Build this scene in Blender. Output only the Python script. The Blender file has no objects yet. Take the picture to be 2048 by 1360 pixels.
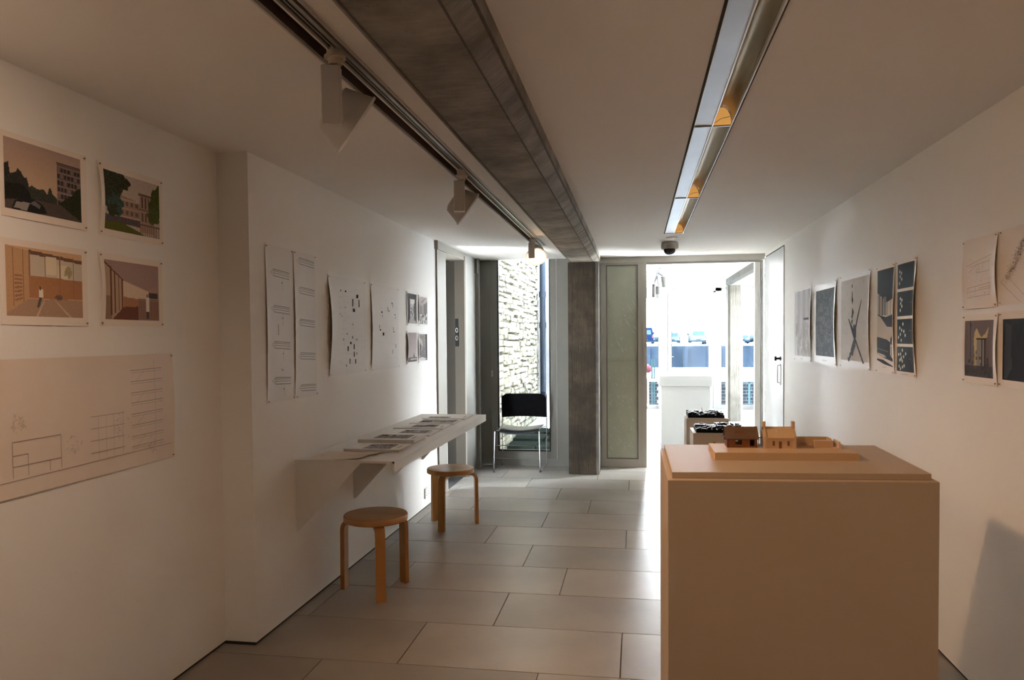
import bpy, bmesh, math, random
import numpy as np
from mathutils import Vector, Matrix
R = random.Random(7)
sc = bpy.context.scene
COL = sc.collection

# ------------------------------------------------------------------ camera
cam_d = bpy.data.cameras.new('camera'); cam = bpy.data.objects.new('camera', cam_d); COL.objects.link(cam)
cam_d.sensor_width = 36.0
cam_d.lens = 1504.2 / 2048 * 36.0
cam_d.shift_y = 0.0198
cam_d.clip_start = 0.05; cam_d.clip_end = 600
_r, _u, _f = (0.98645, 0.16387, -0.00839), (0.00333, 0.03112, 0.99951), (-0.16406, 0.98599, -0.03015)
cam.matrix_world = Matrix(((_r[0], _u[0], -_f[0], 0), (_r[1], _u[1], -_f[1], 0), (_r[2], _u[2], -_f[2], 1.43), (0, 0, 0, 1)))
sc.camera = cam

# ------------------------------------------------------------------ sky, sun, exposure
SKY = 32.0
world = bpy.data.worlds.new('sky'); sc.world = world; world.use_nodes = True
nt = world.node_tree; nt.nodes.clear()
wo = nt.nodes.new('ShaderNodeOutputWorld'); bg = nt.nodes.new('ShaderNodeBackground')
tc = nt.nodes.new('ShaderNodeTexCoord'); sx = nt.nodes.new('ShaderNodeSeparateXYZ'); rp = nt.nodes.new('ShaderNodeValToRGB')
nt.links.new(tc.outputs['Generated'], sx.inputs[0]); nt.links.new(sx.outputs['Z'], rp.inputs[0])
rp.color_ramp.elements[0].position = 0.0; rp.color_ramp.elements[0].color = (0.93, 0.98, 1.0, 1)
rp.color_ramp.elements[1].position = 0.8; rp.color_ramp.elements[1].color = (0.66, 0.82, 1.0, 1)
nt.links.new(rp.outputs[0], bg.inputs['Color']); bg.inputs['Strength'].default_value = SKY
nt.links.new(bg.outputs[0], wo.inputs['Surface'])

def lamp(kind, name, loc, direction, energy, color, **kw):
    d = bpy.data.lights.new(name, kind); d.energy = energy; d.color = color
    for k, v in kw.items(): setattr(d, k, v)
    o = bpy.data.objects.new(name, d); COL.objects.link(o); o.location = loc
    o.rotation_euler = Vector(direction).to_track_quat('-Z', 'Y').to_euler()
    return o
lamp('SUN', 'sun', (0, 20, 20), (-.45, -.35, -.80), 14.0, (1.0, 0.95, 0.86), angle=0.009)
# warm gallery lamps hanging from the rear part of the track, behind the viewer
lamp('SPOT', 'rear_track_lamp', (-0.86, 1.15, 2.12), (-0.95, 0.25, -0.7), 13, (1.0, 0.70, 0.50), spot_size=math.radians(115), spot_blend=1.0, shadow_soft_size=.08)
lamp('SPOT', 'rear_track_lamp', (-0.86, 0.45, 2.12), (1.0, 0.75, -0.45), 15, (1.0, 0.62, 0.35), spot_size=math.radians(120), spot_blend=1.0, shadow_soft_size=.08)
sc.view_settings.view_transform = 'Standard'; sc.view_settings.look = 'None'
sc.view_settings.exposure = 1.75; sc.view_settings.gamma = 1.0; sc.view_settings.use_curve_mapping = False
sc.cycles.max_bounces = 9; sc.cycles.diffuse_bounces = 5; sc.cycles.glossy_bounces = 3; sc.cycles.transparent_max_bounces = 12
sc.cycles.caustics_reflective = False; sc.cycles.caustics_refractive = False
sc.cycles.sample_clamp_indirect = 8.0

# ------------------------------------------------------------------ materials
def s2l(c):
    c = np.asarray(c, float); return np.where(c <= .04045, c / 12.92, ((c + .055) / 1.055) ** 2.4)
def rgb(r, g, b): return tuple(float(x) for x in s2l(np.array([r, g, b]) / 255.0)) + (1.0,)
def mat(name, col, rough=.6, metal=0., var=0.0, scale=3., bump=0.0, bscale=60., spec=.5, stretch=(1, 1, 1), emit=None, es=0.):
    m = bpy.data.materials.new(name); m.use_nodes = True; n = m.node_tree; b = n.nodes['Principled BSDF']
    b.inputs['Base Color'].default_value = col; b.inputs['Roughness'].default_value = rough
    b.inputs['Metallic'].default_value = metal; b.inputs['Specular IOR Level'].default_value = spec
    if var or bump:
        t = n.nodes.new('ShaderNodeTexCoord'); mp = n.nodes.new('ShaderNodeMapping'); mp.inputs['Scale'].default_value = stretch
        n.links.new(t.outputs['Object'], mp.inputs[0])
    if var:
        ns = n.nodes.new('ShaderNodeTexNoise'); ns.inputs['Scale'].default_value = scale; ns.inputs['Detail'].default_value = 6
        n.links.new(mp.outputs[0], ns.inputs['Vector'])
        cr = n.nodes.new('ShaderNodeValToRGB')
        cr.color_ramp.elements[0].position = .3; cr.color_ramp.elements[1].position = .7
        cr.color_ramp.elements[0].color = tuple(c * (1 - var) for c in col[:3]) + (1,)
        cr.color_ramp.elements[1].color = tuple(min(1, c * (1 + var)) for c in col[:3]) + (1,)
        n.links.new(ns.outputs['Fac'], cr.inputs[0]); n.links.new(cr.outputs[0], b.inputs['Base Color'])
    if bump:
        n2 = n.nodes.new('ShaderNodeTexNoise'); n2.inputs['Scale'].default_value = bscale; n2.inputs['Detail'].default_value = 8
        n.links.new(mp.outputs[0], n2.inputs['Vector'])
        bp = n.nodes.new('ShaderNodeBump'); bp.inputs['Strength'].default_value = bump; bp.inputs['Distance'].default_value = .01
        n.links.new(n2.outputs['Fac'], bp.inputs['Height']); n.links.new(bp.outputs[0], b.inputs['Normal'])
    if emit: b.inputs['Emission Color'].default_value = emit; b.inputs['Emission Strength'].default_value = es
    return m
def mat_glass(name, tint=(1, 1, 1, 1), refl=.08):
    m = bpy.data.materials.new(name); m.use_nodes = True; n = m.node_tree; n.nodes.clear()
    o = n.nodes.new('ShaderNodeOutputMaterial'); t = n.nodes.new('ShaderNodeBsdfTransparent'); g = n.nodes.new('ShaderNodeBsdfGlossy')
    x = n.nodes.new('ShaderNodeMixShader'); f = n.nodes.new('ShaderNodeFresnel'); f.inputs[0].default_value = 1.35
    t.inputs[0].default_value = tint; g.inputs['Roughness'].default_value = .02
    n.links.new(f.outputs[0], x.inputs[0]); n.links.new(t.outputs[0], x.inputs[1]); n.links.new(g.outputs[0], x.inputs[2])
    n.links.new(x.outputs[0], o.inputs[0]); return m
def mat_concrete(name, a, b, c, board=(2, 9, 2)):
    """Board-marked concrete: blotches, board grain and pits."""
    m = bpy.data.materials.new(name); m.use_nodes = True; n = m.node_tree; bs = n.nodes['Principled BSDF']
    t = n.nodes.new('ShaderNodeTexCoord'); L = n.links.new
    n1 = n.nodes.new('ShaderNodeTexNoise'); n1.inputs['Scale'].default_value = 3.4; n1.inputs['Detail'].default_value = 8; n1.inputs['Roughness'].default_value = .62
    L(t.outputs['Object'], n1.inputs['Vector'])
    mp = n.nodes.new('ShaderNodeMapping'); mp.inputs['Scale'].default_value = board; L(t.outputs['Object'], mp.inputs[0])
    n2 = n.nodes.new('ShaderNodeTexNoise'); n2.inputs['Scale'].default_value = 5; n2.inputs['Detail'].default_value = 7; L(mp.outputs[0], n2.inputs['Vector'])
    r1 = n.nodes.new('ShaderNodeValToRGB'); e = r1.color_ramp.elements
    e[0].position = .33; e[0].color = a; e[1].position = .68; e[1].color = c
    q = e.new(.5); q.color = b
    mx = n.nodes.new('ShaderNodeMixRGB'); mx.blend_type = 'OVERLAY'; mx.inputs[0].default_value = .30
    L(n1.outputs['Fac'], r1.inputs[0]); L(r1.outputs[0], mx.inputs[1]); L(n2.outputs['Fac'], mx.inputs[2])
    v = n.nodes.new('ShaderNodeTexVoronoi'); v.inputs['Scale'].default_value = 26; L(t.outputs['Object'], v.inputs['Vector'])
    r2 = n.nodes.new('ShaderNodeValToRGB'); r2.color_ramp.elements[0].position = .06; r2.color_ramp.elements[0].color = (.3, .3, .3, 1)
    r2.color_ramp.elements[1].position = .14; r2.color_ramp.elements[1].color = (1, 1, 1, 1); L(v.outputs['Distance'], r2.inputs[0])
    m2 = n.nodes.new('ShaderNodeMixRGB'); m2.blend_type = 'MULTIPLY'; m2.inputs[0].default_value = .45
    L(mx.outputs[0], m2.inputs[1]); L(r2.outputs[0], m2.inputs[2]); L(m2.outputs[0], bs.inputs['Base Color'])
    bs.inputs['Roughness'].default_value = .85
    bp = n.nodes.new('ShaderNodeBump'); bp.inputs['Strength'].default_value = .5; bp.inputs['Distance'].default_value = .01
    L(n2.outputs['Fac'], bp.inputs['Height']); L(bp.outputs[0], bs.inputs['Normal'])
    return m
M = {
 'wall': mat('white wall paint', (.87, .855, .82, 1), .75, var=.012, scale=2, bump=.06, bscale=180),
 'ceil': mat('ceiling plaster', (.86, .835, .80, 1), .8, var=.015, scale=1.5, bump=.05, bscale=120),
 'rear': mat('dark unseen rear wall', (.16, .14, .12, 1), .9, var=.02),  # unseen wall, made dark to cut light bounced back into the room
 'gap': mat('dark shadow gap', (.03, .027, .024, 1), .9, var=.1),
 'frame': mat('white frame paint', (.58, .555, .50, 1), .5, spec=.3, var=.01, scale=4),
 'frame_grey': mat('grey white door paint', (.235, .228, .205, 1), .5, spec=.2, var=.02, scale=4),
 'gloss_white': mat('satin white door', (.52, .53, .54, 1), .36, var=.01),
 'plinth': mat('painted plinth', (.50, .395, .295, 1), .6, var=.02, scale=3, bump=.03, bscale=90),
 'plinth_white': mat('white plinth', (.19, .188, .183, 1), .7, var=.01, spec=.1),
 'shelf': mat('white lacquered shelf', (.78, .77, .74, 1), .38, var=.01),
 'tile': mat('limestone tile', (.30, .266, .226, 1), .36, var=.13, scale=1.7, bump=.05, bscale=40, spec=.36),
 'tile_b': mat('limestone tile light', (.322, .288, .246, 1), .34, var=.12, scale=2.1, bump=.05, bscale=40, spec=.36),
 'tile_c': mat('limestone tile dark', (.272, .242, .206, 1), .38, var=.14, scale=1.9, bump=.05, bscale=40, spec=.36),
 'grout': mat('tile joint', (.07, .064, .058, 1), .9, var=.1),
 'conc': mat_concrete('board marked concrete', (.10, .078, .052, 1), (.20, .168, .128, 1), (.30, .265, .215, 1)),
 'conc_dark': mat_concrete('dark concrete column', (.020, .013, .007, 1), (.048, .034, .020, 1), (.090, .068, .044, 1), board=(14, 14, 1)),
 'conc_line': mat('concrete joint', (.085, .07, .052, 1), .9, var=.3, scale=20),
 'conc_pale': mat_concrete('pale concrete column', (.030, .028, .021, 1), (.046, .043, .034, 1), (.060, .056, .047, 1), board=(9, 9, 1)),
 'birch': mat('honey birch', (.46, .215, .062, 1), .28, var=.16, scale=5, stretch=(1, 1, .25)),
 'birch_top': mat('birch seat veneer', (.43, .22, .085, 1), .25, var=.12, scale=6, stretch=(.25, 1, 1)),
 'chrome': mat('chrome', (.42, .43, .45, 1), .25, metal=1, var=.02),
 'black_fabric': mat('black upholstery', (.006, .006, .007, 1), .95, var=.2, scale=20, bump=.1, bscale=300, spec=.05),
 'black_vinyl': mat('black seat vinyl', (.03, .032, .04, 1), .22, var=.05, scale=8),
 'black': mat('black plastic', (.010, .010, .011, 1), .5, var=.1, spec=.1),
 'rubber': mat('dark foot cap', (.02, .025, .035, 1), .5, var=.1),
 'alu': mat('anodised track', (.34, .32, .29, 1), .35, metal=.7, var=.04, scale=9),
 'track_lip': mat('track lip', (.62, .60, .56, 1), .4, var=.02),
 'wood_dark': mat('dark slot timber', (.085, .04, .022, 1), .8, var=.5, scale=4, stretch=(1, .3, 1)),
 'lampbody': mat('white lamp enamel', (.56, .54, .52, 1), .42, var=.02),
 'cream': mat('cream adapter', (.55, .48, .38, 1), .5, var=.03),
 'rim': mat('bright rim', (.92, .92, .92, 1), .25, var=.01),
 'refl_gold': mat('satin reflector', (.42, .345, .225, 1), .42, metal=.75, var=.06, scale=3),
 'diffuser': mat('pale light cover', (.42, .46, .54, 1), .38, metal=.25, var=.06, scale=4),
 'amber': mat('amber lit lamp end', (.80, .45, .12, 1), .5, var=.08, scale=9, emit=(1.0, .50, .13, 1), es=.16),
 'bulb': mat('lit bulb', (1, .9, .8, 1), .4, emit=(1.0, .70, .42, 1), es=14, var=.01),
 'dome': mat('smoked dome', (.02, .018, .016, 1), .06, var=.05),
 'beige': mat('grey beige housing', (.46, .42, .36, 1), .5, var=.02),
 'etched': mat('etched glass', (.60, .64, .52, 1), .6, var=.04, scale=5),
 'etch_line': mat('clear etched strokes', (.88, .92, .86, 1), .25, var=.02),
 'glass': mat_glass('clear glass'),
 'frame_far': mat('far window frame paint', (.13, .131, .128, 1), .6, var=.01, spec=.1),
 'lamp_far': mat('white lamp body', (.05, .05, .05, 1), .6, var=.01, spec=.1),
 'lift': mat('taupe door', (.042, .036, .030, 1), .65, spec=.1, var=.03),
 'jamb_paint': mat('grey cream door frame paint', (.27, .25, .215, 1), .5, var=.02, spec=.2),
 'lift_trim': mat('beige jamb', (.085, .072, .058, 1), .6, spec=.1, var=.02),
 'paper': mat('cream print paper', (.84, .755, .67, 1), .7, var=.01, scale=6),
 'paper_white': mat('white print paper', (.82, .80, .78, 1), .6, var=.01, scale=6),
 'paper_edge': mat('book pages', (.86, .85, .85, 1), .7, var=.05, scale=60, stretch=(1, 1, 8)),
 'tracing': mat('tracing paper', (.77, .655, .545, 1), .55, var=.03, scale=3),
 'pin': mat('steel pin', (.22, .18, .14, 1), .35, metal=.8, var=.05),
 'timber_model': mat('pale model timber', (.60, .42, .26, 1), .6, var=.05, scale=12, stretch=(.3, 1, 1)),
 'walnut': mat('dark stained model wall', (.20, .075, .02, 1), .5, var=.2, scale=14),
 'walnut_roof': mat('dark model roof', (.13, .075, .045, 1), .6, var=.15, scale=30, stretch=(.4, 1, 1)),
 'ebony': mat('gloss black relief model', (.006, .006, .007, 1), .55, var=.2, scale=20, spec=.09),
 'socket': mat('white socket plate', (.70, .70, .68, 1), .35, var=.01),
 'mortar': mat('lime mortar', (.030, .028, .022, 1), .95, var=.3, scale=6, bump=.4, bscale=20, spec=0),
 'stone': mat('rubble stone', (.085, .082, .064, 1), .9, var=.6, scale=5, bump=.5, bscale=14, spec=0),
 'render_white': mat('white render', (.09, .09, .09, 1), .8, var=.02, spec=.02),
 'pipe': mat('blue grey pipe', (.006, .009, .013, 1), .6, var=.1, spec=.05),
 'slab': mat('green slab with shade in colour', (.0050, .0062, .0050, 1), .9, var=.3, scale=3, bump=.2, spec=0),  # near-black tone puts the yard's shade into the slab colour
 'yard': mat('pale gravel', (.18, .175, .16, 1), .9, var=.1, scale=30, bump=.3),
 'quay': mat('dark quay wall', (.0055, .0082, .0118, 1), .95, spec=0, var=.35, scale=.5, stretch=(1, 1, .3)),
 'snow': mat('pale quay edge', (.05, .06, .07, 1), .9, spec=0, var=.15, scale=1),
 'brick': mat('grey brick', (.005, .007, .009, 1), .9, spec=0, var=.4, scale=12, bump=.2),
 'glare_band': mat('white coping', (.8, .82, .84, 1), .8, var=.05),
 'cyan': mat('pale green rail paint', (.014, .027, .03, 1), .6, var=.05, spec=0),
 'water': mat('harbour water', (.05, .08, .11, 1), .15, var=.2, scale=.3),
 'van_pale': mat('pale van paint', (.020, .028, .030, 1), .6, var=.05, spec=0),
 'van_blue': mat('dark blue van paint', (.0018, .0035, .010, 1), .6, var=.1, spec=0),
 'tyre': mat('tyre', (.003, .006, .010, 1), .8, var=.1, spec=0),
 'van_glass': mat('van window', (.010, .017, .02, 1), .6, var=.1, spec=0),
 'plate': mat('number plate', (.006, .009, .010, 1), .5, var=.02, spec=0),
 'buoy': mat('pink red buoy', (.035, .011, .013, 1), .7, var=.1, spec=0),
}
def ink_mat():
    m = bpy.data.materials.new('printed ink'); m.use_nodes = True; n = m.node_tree; b = n.nodes['Principled BSDF']
    a = n.nodes.new('ShaderNodeAttribute'); a.attribute_name = 'Ink'; n.links.new(a.outputs['Color'], b.inputs['Base Color'])
    b.inputs['Roughness'].default_value = .8; b.inputs['Specular IOR Level'].default_value = .08; return m
M['ink'] = ink_mat()

# ------------------------------------------------------------------ object helpers
class MB:
    def __init__(s): s.bm = bmesh.new()
    def verts(s, vs, fs):
        v = [s.bm.verts.new(p) for p in vs]
        for f in fs:
            try: s.bm.faces.new([v[i] for i in f])
            except ValueError: pass
        return s
    def box(s, x0, x1, y0, y1, z0, z1):
        return s.verts([(x0,y0,z0),(x1,y0,z0),(x1,y1,z0),(x0,y1,z0),(x0,y0,z1),(x1,y0,z1),(x1,y1,z1),(x0,y1,z1)],
                       [(3,2,1,0),(4,5,6,7),(0,1,5,4),(1,2,6,5),(2,3,7,6),(3,0,4,7)])
    def prism(s, pts, axis, a, b):
        """pts in the plane normal to axis, extruded from a to b"""
        def P(p, t): return {'x': (t, p[0], p[1]), 'y': (p[0], t, p[1]), 'z': (p[0], p[1], t)}[axis]
        n = len(pts); vs = [P(p, a) for p in pts] + [P(p, b) for p in pts]
        fs = [tuple(range(n))[::-1], tuple(range(n, 2*n))] + [(i, (i+1) % n, n+(i+1) % n, n+i) for i in range(n)]
        s.verts(vs, fs); bmesh.ops.recalc_face_normals(s.bm, faces=s.bm.faces[:]); return s
    def cyl(s, p0, p1, r0, r1=None, n=20, caps=True):
        r1 = r0 if r1 is None else r1; p0 = Vector(p0); p1 = Vector(p1); d = (p1-p0).normalized()
        a = d.orthogonal().normalized(); b = d.cross(a)
        vs = [p0 + (a*math.cos(t)+b*math.sin(t))*r0 for t in [2*math.pi*i/n for i in range(n)]] + \
             [p1 + (a*math.cos(t)+b*math.sin(t))*r1 for t in [2*math.pi*i/n for i in range(n)]]
        fs = [(i, (i+1) % n, n+(i+1) % n, n+i) for i in range(n)]
        if caps: fs += [tuple(range(n))[::-1], tuple(range(n, 2*n))]
        return s.verts(vs, fs)
    def lathe(s, c, prof, n=28):
        """prof: (r,z) list about vertical axis at c"""
        vs = []; fs = []
        for r, z in prof:
            for i in range(n):
                t = 2*math.pi*i/n; vs.append((c[0]+r*math.cos(t), c[1]+r*math.sin(t), c[2]+z))
        for k in range(len(prof)-1):
            for i in range(n): fs.append((k*n+i, k*n+(i+1) % n, (k+1)*n+(i+1) % n, (k+1)*n+i))
        fs += [tuple(range(n))[::-1], tuple(range((len(prof)-1)*n, len(prof)*n))]
        return s.verts(vs, fs)
    def tube(s, pts, r, n=8):
        P = [Vector(p) for p in pts]; rings = []; prev = None
        for i, p in enumerate(P):
            d = (P[min(i+1, len(P)-1)] - P[max(i-1, 0)]).normalized()
            a = (prev - d*prev.dot(d)).normalized() if prev is not None else d.orthogonal().normalized()
            prev = a; b = d.cross(a)
            rings.append([s.bm.verts.new(p + (a*math.cos(2*math.pi*k/n)+b*math.sin(2*math.pi*k/n))*r) for k in range(n)])
        for u, v in zip(rings, rings[1:]):
            for k in range(n): s.bm.faces.new((u[k], u[(k+1) % n], v[(k+1) % n], v[k]))
        s.bm.faces.new(rings[0][::-1]); s.bm.faces.new(rings[-1]); return s
    def sphere(s, c, r, u=20, v=12, sc_=(1, 1, 1)):
        bmesh.ops.create_uvsphere(s.bm, u_segments=u, v_segments=v, radius=r, matrix=Matrix.Translation(c) @ Matrix.Diagonal((*sc_, 1))); return s
    def bevel(s, w, seg=2):
        bmesh.ops.bevel(s.bm, geom=s.bm.edges[:], offset=w, segments=seg, affect='EDGES', profile=.5); return s
def fillet(pts, r, n=6):
    out = [Vector(pts[0])]
    for i in range(1, len(pts)-1):
        p = Vector(pts[i]); a = (Vector(pts[i-1])-p); b = (Vector(pts[i+1])-p)
        rr = min(r, a.length*.49, b.length*.49); pa = p+a.normalized()*rr; pb = p+b.normalized()*rr
        for k in range(n+1):
            t = k/n; out.append(pa*(1-t)**2 + p*2*t*(1-t) + pb*t*t)
    out.append(Vector(pts[-1])); return out
def wloc(o):
    v = Vector((0, 0, 0))
    while o: v += o.location; o = o.parent
    return v
def build(name, mb, m, parent=None, smooth=False, local=False, base=True, **props):
    bm = mb.bm; bmesh.ops.recalc_face_normals(bm, faces=bm.faces[:])
    xs = [v.co for v in bm.verts]
    lo = Vector([min(c[i] for c in xs) for i in range(3)]); hi = Vector([max(c[i] for c in xs) for i in range(3)])
    c = Vector(((lo.x+hi.x)/2, (lo.y+hi.y)/2, lo.z))
    for v in bm.verts: v.co -= c
    me = bpy.data.meshes.new(name); bm.to_mesh(me); bm.free()
    for mm in (m if isinstance(m, (list, tuple)) else [m]): me.materials.append(mm)
    if smooth:
        me.polygons.foreach_set('use_smooth', [True]*len(me.polygons))
        try: me.set_sharp_from_angle(angle=math.radians(35))
        except Exception: pass
    o = bpy.data.objects.new(name, me); COL.objects.link(o)
    if parent is not None: o.parent = parent; o.location = c if local else c - wloc(parent)
    else: o.location = c
    for k, v in props.items(): o[k] = v
    return o
def thing(name, label, category, loc, group=None, kind=None):
    o = bpy.data.objects.new(name, None); COL.objects.link(o); o.location = loc; o.empty_display_size = .1
    if kind: o['kind'] = kind
    else: o['label'] = label; o['category'] = category
    if group: o['group'] = group
    return o
def tag(o, label, category, group=None):
    o['label'] = label; o['category'] = category
    if group: o['group'] = group
    return o
ST = dict(kind='structure')

# ------------------------------------------------------------------ the setting
XL, XM, XR, CZ, YG, YB = -1.92, -1.764, 1.335, 2.295, 8.342, -3.6
# floor: a bed with limestone tiles laid on it
floor = build('floor', MB().box(-2.1, 1.6, YB, 8.36, -.12, -.006).box(-.8, 2.6, 8.36, 15.15, -.12, -.006), M['grout'], **ST)
y0 = 3.138 - 7*.4885; idx0 = {-1: -.42, 0: -.08, 1: -.71, 2: -.42, 3: -.71}
seq = [-.42, -.075, -.71, -.43, -.71, -.08, -.715, -.40, -.71, -.08, -.40]
k = 0; nrow = 0
y = 3.138 - .4885*6
while y < 15.1:
    ri = round((y - (3.138-.4885)) / .4885)
    off = seq[ri] if 0 <= ri < len(seq) else [-.08, -.71, -.42, -.71][ri % 4]
    x = off - .973*2
    while x < 2.5:
        a, b = x + .0025, x + .973 - .0025
        lim0 = -1.93 if y < 3.2 else (-1.80 if y < 8.25 else -.6)
        if y < 3.2 and y+.4885 > 3.25: lim0 = -1.93
        lim1 = 1.36 if y+.4885 < YG + .3 else 2.5
        a2, b2 = max(a, lim0), min(b, lim1)
        if b2 - a2 > .04 and y > 1.6:
            yy0, yy1 = y+.0025, min(y+.4885-.0025, 15.15)
            if not (y < 8.3 < y + .4885 and False):
                dz = R.uniform(-.0006, .0006)
                build('tile', MB().box(a2, b2, yy0, yy1, -.006, 0+dz*0), M[R.choice(['tile', 'tile', 'tile_b', 'tile_c'])], floor)
        x += .973
    y += .4885
# rear floor behind the viewer
build('rear_paving', MB().box(-1.93, 1.36, YB, 1.68, -.006, -.0005), M['tile'], floor)

# ceiling built in strips around the two recesses
slot = (-.957, -.845, 7.05); chan = (.226, .392, 6.5)
mb = MB()
T = .12
mb.box(-2.2, slot[0], YB, YG, CZ, CZ+T); mb.box(slot[0], slot[1], slot[2], YG, CZ, CZ+T)
mb.box(slot[1], chan[0], YB, YG, CZ, CZ+T); mb.box(chan[0], chan[1], chan[2], YG, CZ, CZ+T)
mb.box(chan[1], 1.6, YB, YG, CZ, CZ+T)
mb.box(-2.2, 1.6, YB, YG+.3, CZ+T, CZ+T+.05)
ceiling = build('ceiling', mb, M['ceil'], **ST)
build('slot_lining', MB().box(slot[0], slot[0]+.004, YB, slot[2], CZ+.004, CZ+T).box(slot[0], slot[1], YB, slot[2], CZ+.07, CZ+T), M['wood_dark'], ceiling)
# far room ceiling
build('ceiling', MB().box(-.75, 2.6, YG+.02, 15.3, 2.39, 2.55), M['ceil'], **ST)

# walls
wl = build('wall_left', MB().prism([(-2.2, YB), (XL, YB), (XL, 3.238), (XM, 3.238), (XM, 6.62), (-2.2, 6.62)], 'z', .012, CZ), M['wall'], **ST)
build('wall_left', MB().prism([(-2.2, 7.54), (-1.735, 7.54), (-1.735, 8.42), (-2.2, 8.42)], 'z', .012, CZ).box(-2.2, XM, 6.62, 7.54, 2.225, CZ), M['frame_grey'], **ST)  # door grey on this wall piece stands in for its shade
build('wall_right', MB().box(XR, 1.6, YB, 7.23, .012, CZ).box(XR, 1.6, 7.23, YG+.14, 2.262, CZ), M['wall'], **ST)
build('wall_rear_unseen', MB().box(-2.2, 1.6, YB-.15, YB, .0, CZ), M['rear'], **ST)
build('shade_strip_left', MB().prism([(XL-.02, YB), (XL-.004, YB), (XL-.004, 3.234), (XM-.004, 3.234), (XM-.004, 6.6), (XM-.04, 6.6), (XM-.04, 3.26), (XL-.02, 3.26)], 'z', -.006, .0125), M['gap'], **ST)  # dark strip painted as the shade in the gap under the wall
build('shade_strip_right', MB().box(XR+.004, XR+.03, YB, 7.22, -.006, .0125), M['gap'], **ST)  # same painted gap shade along the right wall
build('wall_back', MB().box(-.80, 2.6, YG+.11, 10.6, 2.56, 3.9).box(-2.6, 1.6, 8.15, YG+.1, CZ+.18, 3.9), M['wall'], **ST)  # unseen upper walls added to keep the sun out of the glazed door
# far room walls: solid near the gallery, glazed beyond
build('wall_back', MB().box(-.80, -.66, YG, 10.6, 0, 2.39).box(-.80, -.39, YG, YG+.08, 0, 2.39), M['wall'], **ST)
build('wall_right', MB().box(2.42, 2.6, YG+.14, 8.9, 0, 2.39).box(XR, 2.6, YG+.06, YG+.2, 0, 2.39), M['wall'], **ST)

# doorway in the left wall (frame, taupe door leaf deep inside, key switch)
d1 = thing('door_1', '', '', (-1.85, 7.08, 0), kind='structure')
build('door_frame', MB().box(-1.90, -1.748, 6.50, 6.80, .0, 2.225), M['jamb_paint'], d1)
build('frame_corner', MB().cyl((-1.752, 6.797, 0), (-1.752, 6.797, 2.225), .006, n=10), M['rim'], d1, smooth=True)
build('door_head', MB().box(-1.90, -1.735, 6.48, 7.56, 2.22, CZ-.001), M['jamb_paint'], d1)
build('door_jamb', MB().box(-1.838, -1.727, 7.505, 7.56, 0, 2.222), M['lift_trim'], d1)
build('jamb_edge', MB().box(-1.735, -1.722, 7.50, 7.58, 0, 2.26), M['jamb_paint'], d1)
build('recess_lining', MB().box(-2.25, -2.20, 6.7, 7.6, 0, 2.25).box(-2.2, -1.838, 7.53, 7.6, 0, 2.25), M['lift'], d1)
build('door_leaf', MB().box(-2.20, -2.16, 6.8, 7.53, 0.02, 2.22), M['lift'], d1)
build('sill', MB().box(-2.2, -1.762, 6.8, 7.505, -.006, .004), M['gap'], d1)
kp = build('key_switch_panel', MB().box(-1.834, -1.800, 7.498, 7.506, 1.345, 1.628), M['black'], d1, label='black key switch panel on the jamb')
for z in (1.51, 1.43):
    o = MB()
    o.tube([(-1.817+.011*math.cos(t), 7.4965, z+.022*math.sin(t)) for t in [i*math.pi/8 for i in range(17)]], .0022, 6)
    build('key_ring', o, M['lampbody'], kp)

# trims
build('trim_1', MB().box(-1.738, -1.700, 8.04, 8.11, 0, CZ-.001), M['frame_grey'], **ST)
# glazed back door
d2 = thing('door_2', '', '', (-1.23, 8.3, 0), kind='structure')
mb = MB(); mb.box(-1.735, -1.613, 8.27, 8.36, 0, CZ-.001); mb.box(-.872, -.735, 8.27, 8.36, 0, CZ-.001); mb.box(-1.613, -.872, 8.27, 8.36, 0, .075)
build('door_frame', mb, M['frame_grey'], d2)
mb = MB(); mb.box(-1.607, -1.532, 8.255, 8.33, .083, 2.290); mb.box(-.949, -.878, 8.255, 8.33, .083, 2.290); mb.box(-1.532, -.949, 8.255, 8.33, .083, .167)
leaf = build('door_leaf', mb, M['frame_grey'], d2)
build('pane', MB().box(-1.532, -.949, 8.292, 8.298, .167, 2.290), M['glass'], leaf)
mb = MB(); e = .012; mb.box(-1.534, -1.532+e, 8.252, 8.292, .165, 2.29); mb.box(-.949-.007, -.947, 8.252, 8.292, .165, 2.29); mb.box(-1.534, -.947, 8.252, 8.292, .165, .167+e)
build('gasket', mb, M['black'], leaf)
es = build('escutcheon', MB().box(-1.607, -1.592, 8.249, 8.256, .995, 1.065).bevel(.002), M['frame'], leaf)
build('keyhole', MB().cyl((-1.5995, 8.2485, 1.032), (-1.5995, 8.2495, 1.032), .004, n=10), M['black'], es)

# etched glass screen beside the opening
w1 = thing('window_1', '', '', (-.15, YG, 0), kind='structure')
mb = MB(); mb.box(-.392, -.333, YG-.03, YG+.05, 0, 2.288); mb.box(.012, .070, YG-.03, YG+.05, 0, 2.288); mb.box(-.333, .012, YG-.03, YG+.05, 0, .085); mb.box(-.333, .012, YG-.03, YG+.05, 2.213, 2.288)
build('window_frame', mb, M['frame'], w1)
build('screen_post', MB().box(.066, .104, YG-.045, YG+.09, 0, 2.288), M['frame'], w1)
mb = MB(); mb.box(-.333, -.322, YG-.02, YG-.012, .085, 2.213); mb.box(.001, .012, YG-.02, YG-.012, .085, 2.213); mb.box(-.333, .012, YG-.02, YG-.012, .085, .096); mb.box(-.333, .012, YG-.02, YG-.012, 2.202, 2.213)
build('bead', mb, M['frame_grey'], w1)
gl = build('etched_pane', MB().box(-.333, .012, YG, YG+.01, .085, 2.213), M['etched'], w1, label='frosted pane with slanting etched strokes')
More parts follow.
